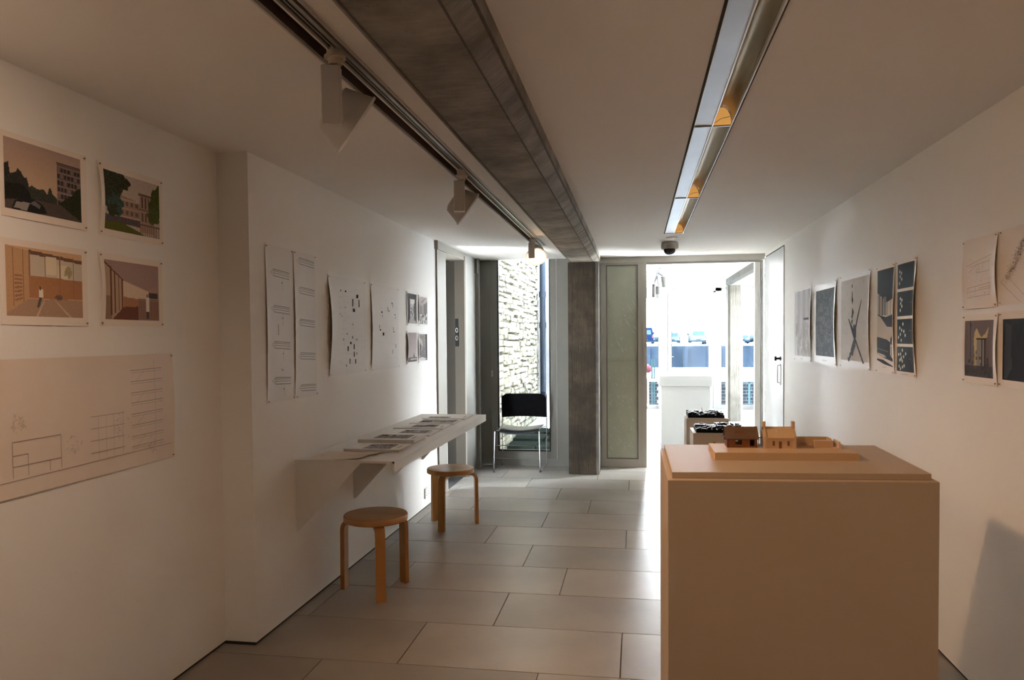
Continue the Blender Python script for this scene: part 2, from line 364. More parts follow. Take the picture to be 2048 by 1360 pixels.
build('glazing_bar', MB().box(-.322, .001, YG-.012, YG, 1.158, 1.168), M['frame'], w1)
mb = MB()
for i in range(230):
    z = R.uniform(.13, 2.1); x = R.uniform(-.315, -.01); L = R.uniform(.012, .05) if z < 1.1 else R.uniform(.01, .045)
    if 1.12 < z < 1.2: continue
    if z > 1.75: L *= .35
    a = R.uniform(-1.15, -.85) if z > 1.1 else R.uniform(-.95, -.6); w = R.uniform(.0018, .0038)
    dx, dz = math.cos(a)*L/2, math.sin(a)*L/2; nx, nz = -math.sin(a)*w, math.cos(a)*w
    mb.verts([(x-dx, YG-.0008, z-dz), (x+nx, YG-.0014, z+nz), (x+dx, YG-.0008, z+dz), (x-nx, YG-.0008, z-nz)], [(0, 1, 2, 3)])
for (x, z, L) in ((-.075, 1.73, .12), (-.035, 1.80, .10), (-.10, 1.58, .13), (-.02, 1.86, .05), (-.13, 1.66, .05), (-.2, 1.35, .1), (-.16, 1.28, .07)):
    a = -1.05; w = .0045; dx, dz = math.cos(a)*L/2, math.sin(a)*L/2; nx, nz = -math.sin(a)*w, math.cos(a)*w
    mb.verts([(x-dx, YG-.0016, z-dz), (x+nx, YG-.002, z+nz), (x+dx, YG-.0016, z+dz), (x-nx, YG-.0016, z-nz)], [(0, 1, 2, 3)])
build('etched_strokes', mb, M['etch_line'], gl, kind='stuff')
# head over screen and opening, sliding rail, right-hand post
build('trim_2', MB().box(-.395, XR, YG-.05, YG+.1, 2.232, CZ+.1), M['frame'], **ST)
build('trim_3', MB().box(.07, 1.30, YG-.03, YG+.05, 2.210, 2.233), M['alu'], **ST)
build('trim_4', MB().box(1.238, 1.295, YG-.01, YG+.07, 0, 2.211), M['wall'], **ST)
build('trim_5', MB().box(1.300, 1.325, YG-.02, YG+.05, 0, 2.24), M['frame_grey'], **ST)
# tall white door flat against the right wall
d3 = thing('door_3', '', '', (XR+.03, 7.8, 0), kind='structure')
build('door_leaf', MB().box(XR-.008, XR+.035, 7.232, 8.29, .012, 2.245), M['gloss_white'], d3)
build('shadow_gap', MB().box(XR+.006, XR+.05, 7.232, 8.30, 2.243, 2.262).box(XR+.004, XR+.05, 8.29, 8.31, 0, 2.25), M['gap'], d3)
kn = build('door_knob', MB().cyl((XR-.010, 7.37, 1.213), (XR-.048, 7.37, 1.213), .010, n=14).cyl((XR-.046, 7.37, 1.213), (XR-.064, 7.37, 1.213), .023, .020, n=18), M['black'], d3, smooth=True, label='dark round knob')
build('rose', MB().cyl((XR-.008, 7.37, 1.213), (XR-.014, 7.37, 1.213), .022, n=18), M['black'], kn)
pts = fillet([(XR-.008, 7.37, 1.150), (XR-.035, 7.37, 1.150), (XR-.035, 7.37, .985), (XR-.008, 7.37, .985)], .012)
build('pull_handle', MB().tube(pts, .005, 8), M['chrome'], d3, smooth=True, label='steel bar pull handle')
build('handle_plate', MB().box(XR-.011, XR-.008, 7.335, 7.40, .965, 1.165), M['frame_grey'], d3)

# ------------------------------------------------------------------ far glazing
YF = 15.04
w2 = thing('window_2', '', '', (.0, YF, 0), kind='structure')
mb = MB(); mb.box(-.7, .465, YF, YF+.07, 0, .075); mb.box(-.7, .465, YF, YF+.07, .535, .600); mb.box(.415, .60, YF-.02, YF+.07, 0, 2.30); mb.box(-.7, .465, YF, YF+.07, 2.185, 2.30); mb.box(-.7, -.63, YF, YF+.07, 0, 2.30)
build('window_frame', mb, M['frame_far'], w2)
build('pane', MB().box(-.64, .416, YF+.03, YF+.036, .07, 2.19), M['glass'], w2)
d4 = thing('door_4', '', '', (1.0, YF, 0), kind='structure')
build('door_frame', MB().box(.58, 1.50, YF-.03, YF+.07, 2.27, 2.34).box(1.46, 1.50, YF-.03, YF+.07, 0, 2.30), M['frame_far'], d4)
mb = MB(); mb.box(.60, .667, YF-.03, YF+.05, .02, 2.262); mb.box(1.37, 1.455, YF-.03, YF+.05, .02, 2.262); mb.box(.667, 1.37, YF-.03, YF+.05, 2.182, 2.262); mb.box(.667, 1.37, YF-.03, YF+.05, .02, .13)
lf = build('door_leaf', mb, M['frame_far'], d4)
build('pane', MB().box(.667, 1.37, YF+.01, YF+.016, .13, 2.182), M['glass'], lf)
build('door_handle', MB().tube(fillet([(.635, YF-.03, 1.03), (.635, YF-.07, 1.03), (.70, YF-.07, 1.03)], .01), .007), M['chrome'], lf, smooth=True)
w3 = thing('window_3', '', '', (2.0, YF, 0), kind='structure')
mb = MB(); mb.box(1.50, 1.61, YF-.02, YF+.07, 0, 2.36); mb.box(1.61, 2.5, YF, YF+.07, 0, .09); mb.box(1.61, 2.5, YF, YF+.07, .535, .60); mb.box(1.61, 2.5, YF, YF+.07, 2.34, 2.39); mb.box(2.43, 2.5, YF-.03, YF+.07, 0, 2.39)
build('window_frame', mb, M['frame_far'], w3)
build('pane', MB().box(1.61, 2.43, YF+.03, YF+.036, .08, 2.345), M['glass'], w3)
build('trim_6', MB().box(-.7, 1.61, YF-.02, YF+.08, 2.30, 2.39), M['frame_far'], **ST)
w4 = thing('window_4', '', '', (2.46, 13.2, 0), kind='structure')
mb = MB(); mb.box(2.43, 2.50, 8.9, YF, 0, .09); mb.box(2.43, 2.50, 8.9, YF, 2.33, 2.39)
for yy in (8.9, 11.2, 13.2): mb.box(2.43, 2.50, yy, yy+.07, 0, 2.39)
build('window_frame', mb, M['frame_far'], w4)
build('pane', MB().box(2.455, 2.46, 8.9, YF, .08, 2.34), M['glass'], w4)
w5 = thing('window_5', '', '', (-.73, 12.8, 0), kind='structure')
mb = MB(); mb.box(-.77, -.70, 10.6, YF, 0, .09); mb.box(-.77, -.70, 10.6, YF, 2.33, 2.39)
for yy in (10.6, 12.7, YF-.0): mb.box(-.77, -.70, yy, yy+.07, 0, 2.39)
build('window_frame', mb, M['frame_far'], w5)
build('pane', MB().box(-.735, -.73, 10.6, YF, .08, 2.34), M['glass'], w5)

def gasket(parent, x0, x1, z0, z1, yy, w=.009):
    mb = MB(); mb.box(x0, x0+w, yy-.012, yy, z0, z1); mb.box(x1-w, x1, yy-.012, yy, z0, z1); mb.box(x0+w, x1-w, yy-.012, yy, z0, z0+w); mb.box(x0+w, x1-w, yy-.012, yy, z1-w, z1)
    build('gasket', mb, M['pipe'], parent)
gasket(lf, .667, 1.37, .13, 2.182, YF-.018); gasket(w2, -.64, .415, .60, 2.185, YF+.02); gasket(w3, 1.612, 2.428, .60, 2.338, YF+.02); gasket(w3, 1.612, 2.428, .092, .534, YF+.02)
# ------------------------------------------------------------------ concrete beam and columns
bx0, bx1 = -.695, -.380
prof = [(bx0, CZ+.02), (bx0, 2.215), (bx0+.02, 2.205), (-.443, 2.205), (bx1-.006, 2.246), (bx1, CZ+.02)]
beam = thing('concrete_beam', 'long board-marked concrete beam running along the ceiling to the dark column', 'beam', ((bx0+bx1)/2, 5, 2.205))
ys = [YB, 1.15, 2.75, 4.58, 6.05, 7.15, 8.10]
for a, b in zip(ys, ys[1:]):   # board lengths with fine day joints
    build('cast_length', MB().prism(prof, 'y', a+.0012, b-.0012), M['conc'], beam)
mb = MB()
for xx, zz in ((bx0+.021, 2.2045), (-.445, 2.2045)): mb.box(xx-.003, xx+.003, YB, 8.1, zz-.002, zz+.001)
mb.prism([(bx1-.0105, 2.2415), (bx1-.0045, 2.2430), (bx1-.0025, 2.2475), (bx1-.0075, 2.2485)], 'y', YB, 8.1)
build('formwork_ridge', mb, M['conc_line'], beam)
mb = MB()
for yy in (5.6, 5.72, 6.0, 6.3, 6.55, 6.9, 7.3):
    mb.prism([(-.443, 2.2035), (bx1-.006, 2.2445), (bx1-.010, 2.2475), (-.447, 2.207)], 'y', yy, yy+.006)
build('crack', mb, M['conc_line'], beam)
cp = [(-.706, 7.812), (-.420, 7.790), (-.392, 7.815), (-.392, 8.10), (-.706, 8.10)]
colm = thing('concrete_column', 'dark square concrete column under the end of the ceiling beam', 'column', (-.55, 7.95, 0))
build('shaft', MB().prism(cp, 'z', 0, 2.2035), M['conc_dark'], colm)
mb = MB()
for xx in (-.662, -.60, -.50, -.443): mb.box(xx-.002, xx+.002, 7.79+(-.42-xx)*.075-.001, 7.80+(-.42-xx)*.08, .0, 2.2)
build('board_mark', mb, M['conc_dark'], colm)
fc = thing('concrete_column', 'pale concrete column standing before the far windows', 'column', (1.615, 13.1, 0))
build('shaft', MB().prism([(1.495, 12.98), (1.53, 12.94), (1.70, 12.96), (1.74, 13.0), (1.74, 13.30), (1.495, 13.30)], 'z', 0, 2.27), M['conc_pale'], fc)
fb = thing('concrete_beam', 'pale concrete beam over the far column in the bright room', 'beam', (1.615, 11, 2.27))
build('cast_length', MB().prism([(1.495, 2.39), (1.495, 2.30), (1.53, 2.27), (1.71, 2.27), (1.74, 2.30), (1.74, 2.39)], 'y', 8.6, 13.3), M['conc_pale'], fb)

# ------------------------------------------------------------------ track and spotlights
tr = thing('lighting_track', 'recessed aluminium lighting track beside the concrete beam', 'light track', (-.885, 3.5, 2.28))
build('rail', MB().box(-.892, -.850, YB+.1, 7.0, 2.292, 2.345).box(-.862, -.850, YB+.1, 7.0, 2.280, 2.293), M['alu'], tr)
build('rail_fin', MB().box(-.874, -.870, YB+.1, 7.0, 2.281, 2.293), M['alu'], tr)
build('rail_groove', MB().box(-.869, -.863, YB+.1, 7.0, 2.288, 2.2925).box(-.889, -.875, YB+.1, 7.0, 2.288, 2.2925), M['gap'], tr)
build('rail_lip', MB().box(-.897, -.890, YB+.1, 7.0, 2.280, 2.300), M['track_lip'], tr)
build('edge_strip', MB().box(-.962, -.955, YB+.1, 7.04, 2.288, 2.30).box(-.846, -.840, YB+.1, 7.04, 2.287, 2.297), M['lampbody'], tr)
def ring(mb, c, n, r0, r1, h, seg=32):
    """flat annulus of thickness h round axis n at c"""
    n = Vector(n).normalized(); a = n.orthogonal().normalized(); b = n.cross(a); c = Vector(c)
    vs = []
    for (r, t) in ((r0, 0), (r1, 0), (r1, h), (r0, h)):
        for i in range(seg):
            q = 2*math.pi*i/seg; vs.append(c + n*t + (a*math.cos(q)+b*math.sin(q))*r)
    fs = []
    for k in range(4):
        for i in range(seg): fs.append((k*seg+i, k*seg+(i+1) % seg, ((k+1) % 4)*seg+(i+1) % seg, ((k+1) % 4)*seg+i))
    return mb.verts(vs, fs)
def spotlight(label, by, oc, n, zt, zb, rad=.098, tilt=.25, energy=18, lit=False):
    t = thing('spotlight', label, 'spotlight', (-.88, by, zb), group='spotlights on the near track')
    build('adapter', MB().cyl((-.88, by, 2.29), (-.88, by, zt+.004), .026, .020, n=16).cyl((-.88, by, zt+.03), (-.88, by, zt+.022), .032, n=16), M['cream'], t, smooth=True)
    mb = MB().box(-.028, .028, -.021, .021, 0, zt-zb).bevel(.003, 1)
    for v in mb.bm.verts:
        x, y_ = v.co.x, v.co.y; v.co.x = x*math.cos(tilt)-y_*math.sin(tilt)-.893; v.co.y = x*math.sin(tilt)+y_*math.cos(tilt)+by; v.co.z += zb
    build('gear_box', mb, M['lampbody'], t)
    oc = Vector(oc); n = Vector(n).normalized(); back = oc - n*.085
    mb = MB(); mb.cyl(back, oc, rad*.74, rad, n=32, caps=False)
    a = n.orthogonal().normalized(); b = n.cross(a)
    mb.verts([back + (a*math.cos(q)+b*math.sin(q))*rad*.74 for q in [2*math.pi*i/32 for i in range(32)]], [tuple(range(32))])
    mb.cyl(back-n*.012, back, rad*.5, rad*.74, n=32, caps=True)
    hd = build('lamp_head', mb, M['lampbody'], t, smooth=True)
    build('rim', ring(MB(), oc, n, rad*.90, rad+.005, .008), M['rim'], hd)
    build('pivot', MB().cyl(oc-n*.03+Vector((0, 0, -rad*.2)), Vector((-.893, by, zb+.05)), .011, n=12), M['lampbody'], t, smooth=True)
    bc = oc - n*.035
    if lit: bc = oc - n*.004
    build('bulb', MB().sphere(bc, .026 if not lit else .042, sc_=(1, 1, 1.3)), M['bulb'] if lit else M['rim'], hd, smooth=True)
    dn = Vector((n.x, n.y, -1.15)) if not lit else n
    l = lamp('SPOT', 'spotlight_lamp', oc + n*.03, dn, energy, (1.0, .60, .32), spot_size=math.radians(105), spot_blend=.9, shadow_soft_size=.06)
    l.parent = t; l.location = (oc + n*.03) - wloc(t)
spotlight('white wedge spotlight nearest the viewer on the ceiling track', 2.140, (-.905, 2.36, 2.130), (.72, .47, -.54), 2.238, 2.066, rad=.104, energy=19)
spotlight('white wedge spotlight in the middle of the ceiling track', 3.77, (-.915, 4.05, 2.138), (.76, .33, -.57), 2.230, 2.075, energy=9)
spotlight('white spotlight with its bulb glowing, last on the ceiling track', 6.45, (-.858, 6.50, 2.135), (.10, -.72, -.65), 2.245, 2.11, rad=.085, energy=4, lit=True)

# recessed light channel
ch = thing('light_channel', 'long recessed ceiling light channel with amber lamp ends', 'ceiling light', (.31, 2.5, CZ))
x0, x1, xm = .229, .389, .309
bays = [(YB+.1, -1.65), (-1.65, -.02), (-.02, 1.61), (1.61, 3.235), (3.235, 4.87), (4.87, 6.495)]
for a, b in bays:
    build('cover', MB().box(x0+.006, xm, a+.004, b-.004, CZ+.004, CZ+.010), M['diffuser'], ch)
    mb = MB(); N = 12; vs = []
    for yy in (a+.004, b-.004):
        for i in range(N+1):
            t = math.pi*i/N; vs.append(((xm+x1)/2 - math.cos(t)*(x1-xm)/2, yy, CZ+.003+math.sin(t)*.075))
    mb.verts(vs, [(i, i+1, N+2+i, N+1+i) for i in range(N)])
    build('reflector', mb, M['refl_gold'], ch, smooth=True)
    mb = MB(); cy_ = b-.012; cc = ((xm+x1)/2, CZ+.004)
    mb.prism([(cc[0]-math.cos(math.pi*i/10)*.036, cc[1]+math.sin(math.pi*i/10)*.070) for i in range(11)], 'y', cy_-.002, cy_+.004)
    le = build('lamp_end', mb, M['amber'], ch, label='amber half-round lamp end')
    build('end_seam', MB().tube([(cc[0]-.034, cy_-.003, cc[1]+.004), (cc[0]-.005, cy_-.003, cc[1]+.024), (cc[0]+.030, cy_-.003, cc[1]+.030)], .0012, 6), M['cream'], le)
    build('divider', MB().box(x0, x1, b-.004, b+.004, CZ-.001, CZ+.02), M['alu'], ch)
build('channel_edge', MB().box(x0-.003, x0+.006, YB+.1, 6.497, CZ-.002, CZ+.09).box(x1-.001, x1+.003, YB+.1, 6.497, CZ-.002, CZ+.09), M['gap'], ch)
build('centre_lip', MB().box(xm-.002, xm+.003, YB+.1, 6.495, CZ-.0005, CZ+.016), M['rim'], ch)
build('edge_flange', MB().box(x1-.006, x1-.001, YB+.1, 6.495, CZ-.001, CZ+.016).box(x0+.003, x0+.010, YB+.1, 6.495, CZ-.001, CZ+.01), M['track_lip'], ch)

# dome camera and ceiling disc
cd = thing('dome_camera', 'beige ceiling dome camera with a smoked bubble', 'camera', (.300, 7.10, 2.17))
build('housing', MB().lathe((.300, 7.10, 0), [(.070, 2.2945), (.078, 2.280), (.078, 2.240), (.070, 2.232)]), M['beige'], cd, smooth=True)
build('bubble', MB().lathe((.300, 7.10, 0), [(.056, 2.233), (.050, 2.205), (.036, 2.188), (.018, 2.180), (.004, 2.178)]), M['dome'], cd, smooth=True)
tag(build('ceiling_disc', MB().lathe((.305, 6.76, 0), [(.050, 2.2949), (.050, 2.290), (.044, 2.287), (.020, 2.285)]), M['frame'], smooth=True), 'small flat white disc on the ceiling before the dome camera', 'smoke detector')

# ------------------------------------------------------------------ wall shelf
sh = thing('wall_shelf', 'long white wall shelf with triangular brackets', 'shelf', (-1.49, 4.85, .42))
SZ = .803
build('shelf_top', MB().box(XM, -1.222, 3.668, 6.02, SZ-.012, SZ), M['shelf'], sh)
build('front_lip', MB().box(-1.234, -1.2215, 3.668, 6.02, SZ-.052, SZ-.0005), M['shelf'], sh)
for yy in (3.672, 4.480, 5.290, 6.000):
    build('bracket', MB().prism([(XM, SZ-.012), (-1.405, SZ-.012), (-1.750, .428), (XM, .426)], 'y', yy, yy+.010), M['shelf'], sh)

# books and sheets on the shelf
def raster_img(w, h, c=(230, 220, 210)): return np.ones((h, w, 3))*np.array(c, float)
def book(label, x0, x1, y0, y1, th, cov, seed):
    b = thing('book', label, 'book', ((x0+x1)/2, (y0+y1)/2, SZ), group='books and magazines on the wall shelf')
    z = SZ + .0003
    build('page_block', MB().box(x0+.003, x1-.003, y0+.002, y1-.003, z+.001, z+th-.001), M['paper_edge'], b)
    mb = MB(); mb.box(x0, x1, y0, y1, z, z+.0012); mb.box(x0, x1, y0, y1, z+th-.0012, z+th); mb.box(x0, x1, y0, y0+.0015, z, z+th)
    build('cover', mb, M['paper_white'], b)
    rr = np.random.RandomState(seed); W, H = 26, 18
    im = raster_img(W, H, (150, 146, 143)); im += np.kron(rr.rand(6, 9)*90-45, np.ones((3, 3)))[:H, :W, None][:, :26]*1.0 if False else (rr.rand(H, W)*80-40)[:, :, None]
    for q in range(5):
        a, c_ = rr.randint(0, W-6), rr.randint(0, H-4); im[c_:c_+rr.randint(2, 6), a:a+rr.randint(3, 9)] = rr.choice([60, 190, 90])
    u0, u1, v0, v1 = cov
    fx = lambda u, v: (x0+(x1-x0)*u, y0+(y1-y0)*v, z+th+.0004)
    ink(b, 'cover_print', lambda u, v, o: fx(u0+(u1-u0)*u, v1-(v1-v0)*v), (0, 1, 0, 1), im)
    build('title_line', MB().box(x0+(x1-x0)*.90, x0+(x1-x0)*.915, y0+(y1-y0)*.25, y0+(y1-y0)*.6, z+th, z+th+.0004), M['gap'], b)
    return b

# ------------------------------------------------------------------ prints
def to_mesh_color(me, cols):
    at = me.color_attributes.new('Ink', 'FLOAT_COLOR', 'CORNER')
    at.data.foreach_set('color', np.asarray(cols, dtype=np.float32).ravel())
UC = [-.5, 0, .04, .08, .13, .19, .27, .4, .5, .6, .73, .81, .87, .92, .96, 1.0, 1.5]; VC = [i/12 for i in range(-3, 16)]
def clip(p, ax, val, keep_low):
    out = []
    for i in range(len(p)):
        a, b = p[i], p[(i+1) % len(p)]; ia = (a[ax] <= val) == keep_low or a[ax] == val; ib = (b[ax] <= val) == keep_low or b[ax] == val
        if ia: out.append(a)
        if ia != ib and a[ax] != b[ax]:
            t = (val-a[ax])/(b[ax]-a[ax]); out.append((a[0]+(b[0]-a[0])*t, a[1]+(b[1]-a[1])*t))
    return out
def cells(pts):
    """cut a flat ink shape along the sheet's mesh so that it follows the curled paper"""
    us_ = [p[0] for p in pts]; vs_ = [p[1] for p in pts]
    if max(us_)-min(us_) < .05 and max(vs_)-min(vs_) < .08: return [pts]
    from mathutils.geometry import tessellate_polygon
    tris = [[pts[i] for i in t] for t in tessellate_polygon([[Vector((p[0], p[1], 0)) for p in pts]])] if len(pts) > 4 else [list(pts)]
    out = []
    for t in tris:
        for u0, u1 in zip(UC, UC[1:]):
            if u1 <= min(p[0] for p in t) or u0 >= max(p[0] for p in t): continue
            q = clip(clip(t, 0, u1, True), 0, u0, False)
            if len(q) < 3: continue
            for v0, v1 in zip(VC, VC[1:]):
                if v1 <= min(p[1] for p in q) or v0 >= max(p[1] for p in q): continue
                w = clip(clip(q, 1, v1, True), 1, v0, False)
                if len(w) >= 3: out.append(w)
    return out
def ink(parent, name, P, rect, img=None, shapes=(), off=.0006, **props):
    """img: h x w x 3 sRGB picture over rect (u0,u1,v0,v1), plus flat vector shapes [(pts, rgb)] in paper coords."""
    vs = []; fs = []; cols = []; g = .0
    if img is not None:
        h, w, _ = img.shape; u0, u1, v0, v1 = rect; L = s2l(np.clip(img, 0, 255)/255.0)
        for j in range(h+1):
            for i in range(w+1): vs.append(P(u0+(u1-u0)*i/w, v0+(v1-v0)*j/h, off))
        for j in range(h):
            for i in range(w):
                a = j*(w+1)+i; fs.append((a, a+w+1, a+w+2, a+1)); cols += [(*L[j, i], 1)]*4
    for k, (pts, c) in enumerate(shapes):
        o = off + .0005 + .00002*k; cl = s2l(np.array(c)/255.0)
        for q in cells(pts):
            b = len(vs); vs += [P(u, v, o) for u, v in q]; fs.append(tuple(range(b, b+len(q)))); cols += [(*cl, 1)]*len(q)
    c = Vector(P((rect[0]+rect[1])/2, (rect[2]+rect[3])/2, 0)); me = bpy.data.meshes.new(name)
    me.from_pydata([tuple(Vector(v)-c) for v in vs], [], fs); me.materials.append(M['ink']); to_mesh_color(me, cols); me.update()
    o = bpy.data.objects.new(name, me); COL.objects.link(o); o.parent = parent; o.location = c - wloc(parent)
    for k_, v_ in props.items(): o[k_] = v_
    return o
def ln(x0, y0, x1, y1, w, asp, c):
    """thin line as a quad; w in u units, asp = width/height of the sheet"""
    dx, dy = (x1-x0)*asp, (y1-y0); L = math.hypot(dx, dy) or 1; nx, ny = -dy/L*w/2, dx/L*w/2
    return ([(x0+nx/asp, y0+ny), (x1+nx/asp, y1+ny), (x1-nx/asp, y1-ny), (x0-nx/asp, y0-ny)], c)
def sheet(name, label, side, ya, yb, z1, z0, material='paper', curl=(0, 0, 0, 0), pins='abcd', group=None, cat='print'):
    """side L/M: read towards +Y, R: read towards -Y. ya is the left edge as read. curl: lift of left edge, right edge, bottom, whole."""
    X = {'L': XL, 'M': XM, 'R': XR}[side]; s = -1 if side == 'R' else 1
    def P(u, v, o):
        cl, cr, cb, ca = curl; uu = min(max(u, 0), 1); vv = min(max(v, 0), 1); bow = math.sin(math.pi*vv)
        d = .0022 + ca*math.sin(math.pi*uu)*.5 + cl*bow*max(0, 1-uu*4)**2 + cr*bow*max(0, 1-(1-uu)*4)**2 + cb*math.sin(math.pi*uu)*max(0, 1-(1-vv)*4)**2
        return (X + s*(d+o), ya+(yb-ya)*u, z1+(z0-z1)*v)
    t = thing(name, label, cat, (X+s*.002, (ya+yb)/2, z0), group=group)
    nu, nv = 14, 12; mb = MB(); vs = []
    us = [0, .04, .08, .13, .19, .27, .4, .5, .6, .73, .81, .87, .92, .96, 1.0]
    for o in (0, -.0007):
        for j in range(nv+1):
            for i in range(nu+1): vs.append(P(us[i], j/nv, o))
    K = (nu+1)*(nv+1); fs = []
    for j in range(nv):
        for i in range(nu):
            a = j*(nu+1)+i; fs += [(a, a+1, a+nu+2, a+nu+1), (K+a+nu+1, K+a+nu+2, K+a+1, K+a)]
    edge = [i for i in range(nu+1)] + [j*(nu+1)+nu for j in range(1, nv+1)] + [nv*(nu+1)+i for i in range(nu-1, -1, -1)] + [j*(nu+1) for j in range(nv-1, 0, -1)]
    for a, b in zip(edge, edge[1:]+edge[:1]): fs.append((a, b, K+b, K+a))
    mb.verts(vs, fs); build('paper', mb, M[material], t, smooth=True)
    pp = {'a': (.0, .0), 'b': (1., .0), 'c': (0., 1.), 'd': (1., 1.)}
    w = abs(yb-ya); h = z1-z0
    for c in pins:
        u, v = pp[c]; u = u + (.010/w if u == 0 else -.010/w); v = v + (.010/h if v == 0 else -.010/h)
        p = Vector(P(u, v, .0)); q = Vector((X+s*.0065, p.y, p.z))
        build('pin', MB().cyl(p, q, .001, n=6).cyl(q, q+Vector((s*.002, 0, 0)), .0030, n=8), M['pin'], t)
    return t, P
def grad(h, w, top, bot):
    t = np.linspace(0, 1, h)[:, None, None]; return np.array(top)*(1-t)*np.ones((h, w, 1)) + np.array(bot)*t*np.ones((h, w, 1))
def poly(im, pts, c, a=1.0, noise=0, rs=None):
    h, w, _ = im.shape; yy, xx = np.mgrid[0:h, 0:w]; xx = (xx+.5)/w; yy = (yy+.5)/h
    ins = np.zeros((h, w), bool); n = len(pts)
    for i in range(n):
        (x0, y0), (x1, y1) = pts[i], pts[(i+1) % n]
        if y0 == y1: continue
        cond = ((y0 > yy) != (y1 > yy)) & (xx < (x1-x0)*(yy-y0)/(y1-y0)+x0); ins ^= cond
    col = np.array(c, float)*np.ones((h, w, 3))
    if noise: col = col + (rs.rand(h, w, 1)-.5)*2*noise
    im[ins] = im[ins]*(1-a)+col[ins]*a; return im
def rct(im, x0, y0, x1, y1, c, a=1.0, noise=0, rs=None): return poly(im, [(x0, y0), (x1, y0), (x1, y1), (x0, y1)], c, a, noise, rs)
def blob(im, cx, cy, rx, ry, c, rs, rough=.35, noise=18):
    pts = [(cx+math.cos(t)*rx*(1+rs.uniform(-rough, rough)), cy+math.sin(t)*ry*(1+rs.uniform(-rough, rough))) for t in np.linspace(0, 2*math.pi, 22)[:-1]]
    return poly(im, pts, c, 1, noise, rs)
G = 1.22
rs = np.random.RandomState(3)
# dusk street
im = grad(74, 110, (176, 152, 142), (206, 178, 142)); im += (rs.rand(74, 110, 1)-.5)*6
poly(im, [(0, .38), (.05, .34), (.07, .5), (.14, .46), (.16, .40), (.20, .44), (.24, .52), (.27, .5), (.3, .66), (.0, .72)], (52, 54, 50), 1, 8, rs)
poly(im, [(.27, .66), (.33, .6), (.4, .64), (.48, .62), (.53, .68), (.55, .6), (.57, .56), (.60, .66), (.68, .72), (.7, .95), (.2, .95)], (62, 66, 58), 1, 10, rs)
rct(im, .655, .16, 1, .90, (112, 98, 94), 1, 6, rs)
for i in range(6):
    rct(im, .655, .20+i*.10, 1, .215+i*.10, (150, 132, 122))
    for j in range(7): rct(im, .672+j*.047, .225+i*.10, .700+j*.047, .285+i*.10, (62, 58, 60) if (i*3+j*5) % 4 else (130, 118, 112))
rct(im, .655, .15, .665, .72, (190, 170, 155)); rct(im, .655, .145, 1, .165, (88, 80, 80))
poly(im, [(.68, .78), (.78, .68), (.86, .62), (.93, .5), (1, .46), (1, 1), (.78, .95)], (50, 56, 38), 1, 9, rs)
poly(im, [(0, .64), (.2, .62), (.3, .70), (.34, .86), (0, .95)], (40, 40, 36), 1, 7, rs)
poly(im, [(.30, .80), (.62, .80), (.72, .80), (1, 1), (0, 1), (0, .88)], (88, 80, 74), 1, 5, rs)
poly(im, [(.08, .98), (.12, .86), (.22, .80), (.36, .80), (.47, .86), (.52, .97), (.4, 1), (.1, 1)], (40, 40, 42)); poly(im, [(.10, .97), (.14, .88), (.30, .86), (.26, .99)], (150, 146, 142))
poly(im, [(.30, .87), (.36, .82), (.44, .87), (.42, .92)], (110, 108, 108))
t, P = sheet('photo_print', 'colour print of a tower block over a dusk street, upper left on the left wall', 'L', 2.028, 2.392, 2.082, 1.819, curl=(0, 0, .004, 0), group='four colour prints on the left wall', pins='bd')
ink(t, 'printed_image', P, (.035, .925, .07, .905), im)
# courtyard with trees
im = grad(70, 96, (196, 182, 172), (190, 178, 160)); im += (rs.rand(70, 96, 1)-.5)*16
poly(im, [(.25, .35), (.62, .42), (.62, .88), (.25, .80)], (168, 140, 122), 1, 5, rs)
for i in range(3):
    rct(im, .26, .42+i*.15, .62, .44+i*.15, (196, 170, 150))
    for j in range(4): rct(im, .29+j*.085, .46+i*.15, .335+j*.085, .53+i*.15, (110, 100, 96))
rct(im, .62, .25, .90, .95, (176, 146, 128), 1, 5, rs); rct(im, .60, .24, .92, .28, (120, 100, 90)); rct(im, .60, .52, .92, .55, (128, 108, 96))
for j in range(4): rct(im, .66+j*.06, .30, .685+j*.06, .50, (100, 88, 84)); rct(im, .66+j*.06, .58, .685+j*.06, .74, (104, 92, 86))
rct(im, .60, .78, 1, .81, (120, 100, 90))
for j in range(9): rct(im, .62+j*.043, .81, .633+j*.043, 1, (140, 112, 104))
rct(im, 0, .74, .62, .86, (96, 84, 88), 1, 14, rs)
for c in ((.10, .2, .2, .25), (.06, .45, .16, .25), (.2, .55, .12, .2), (.3, .15, .14, .14), (.14, .66, .1, .12)): blob(im, *c, (60, 64, 48) if c[0] != .2 else (66, 86, 78), rs)
blob(im, .93, .35, .12, .3, (78, 86, 44), rs); blob(im, .88, .6, .12, .14, (84, 92, 52), rs)
poly(im, [(0, .86), (.3, .84), (.62, .95), (.7, 1), (0, 1)], (96, 98, 48), 1, 8, rs)
t, P = sheet('photo_print', 'colour print of pale flats behind green trees, upper right of the four', 'L', 2.449, 2.824, 2.082, 1.818, curl=(.016, 0, 0, 0), group='four colour prints on the left wall')
ink(t, 'printed_image', P, (.075, .945, .09, .91), im)
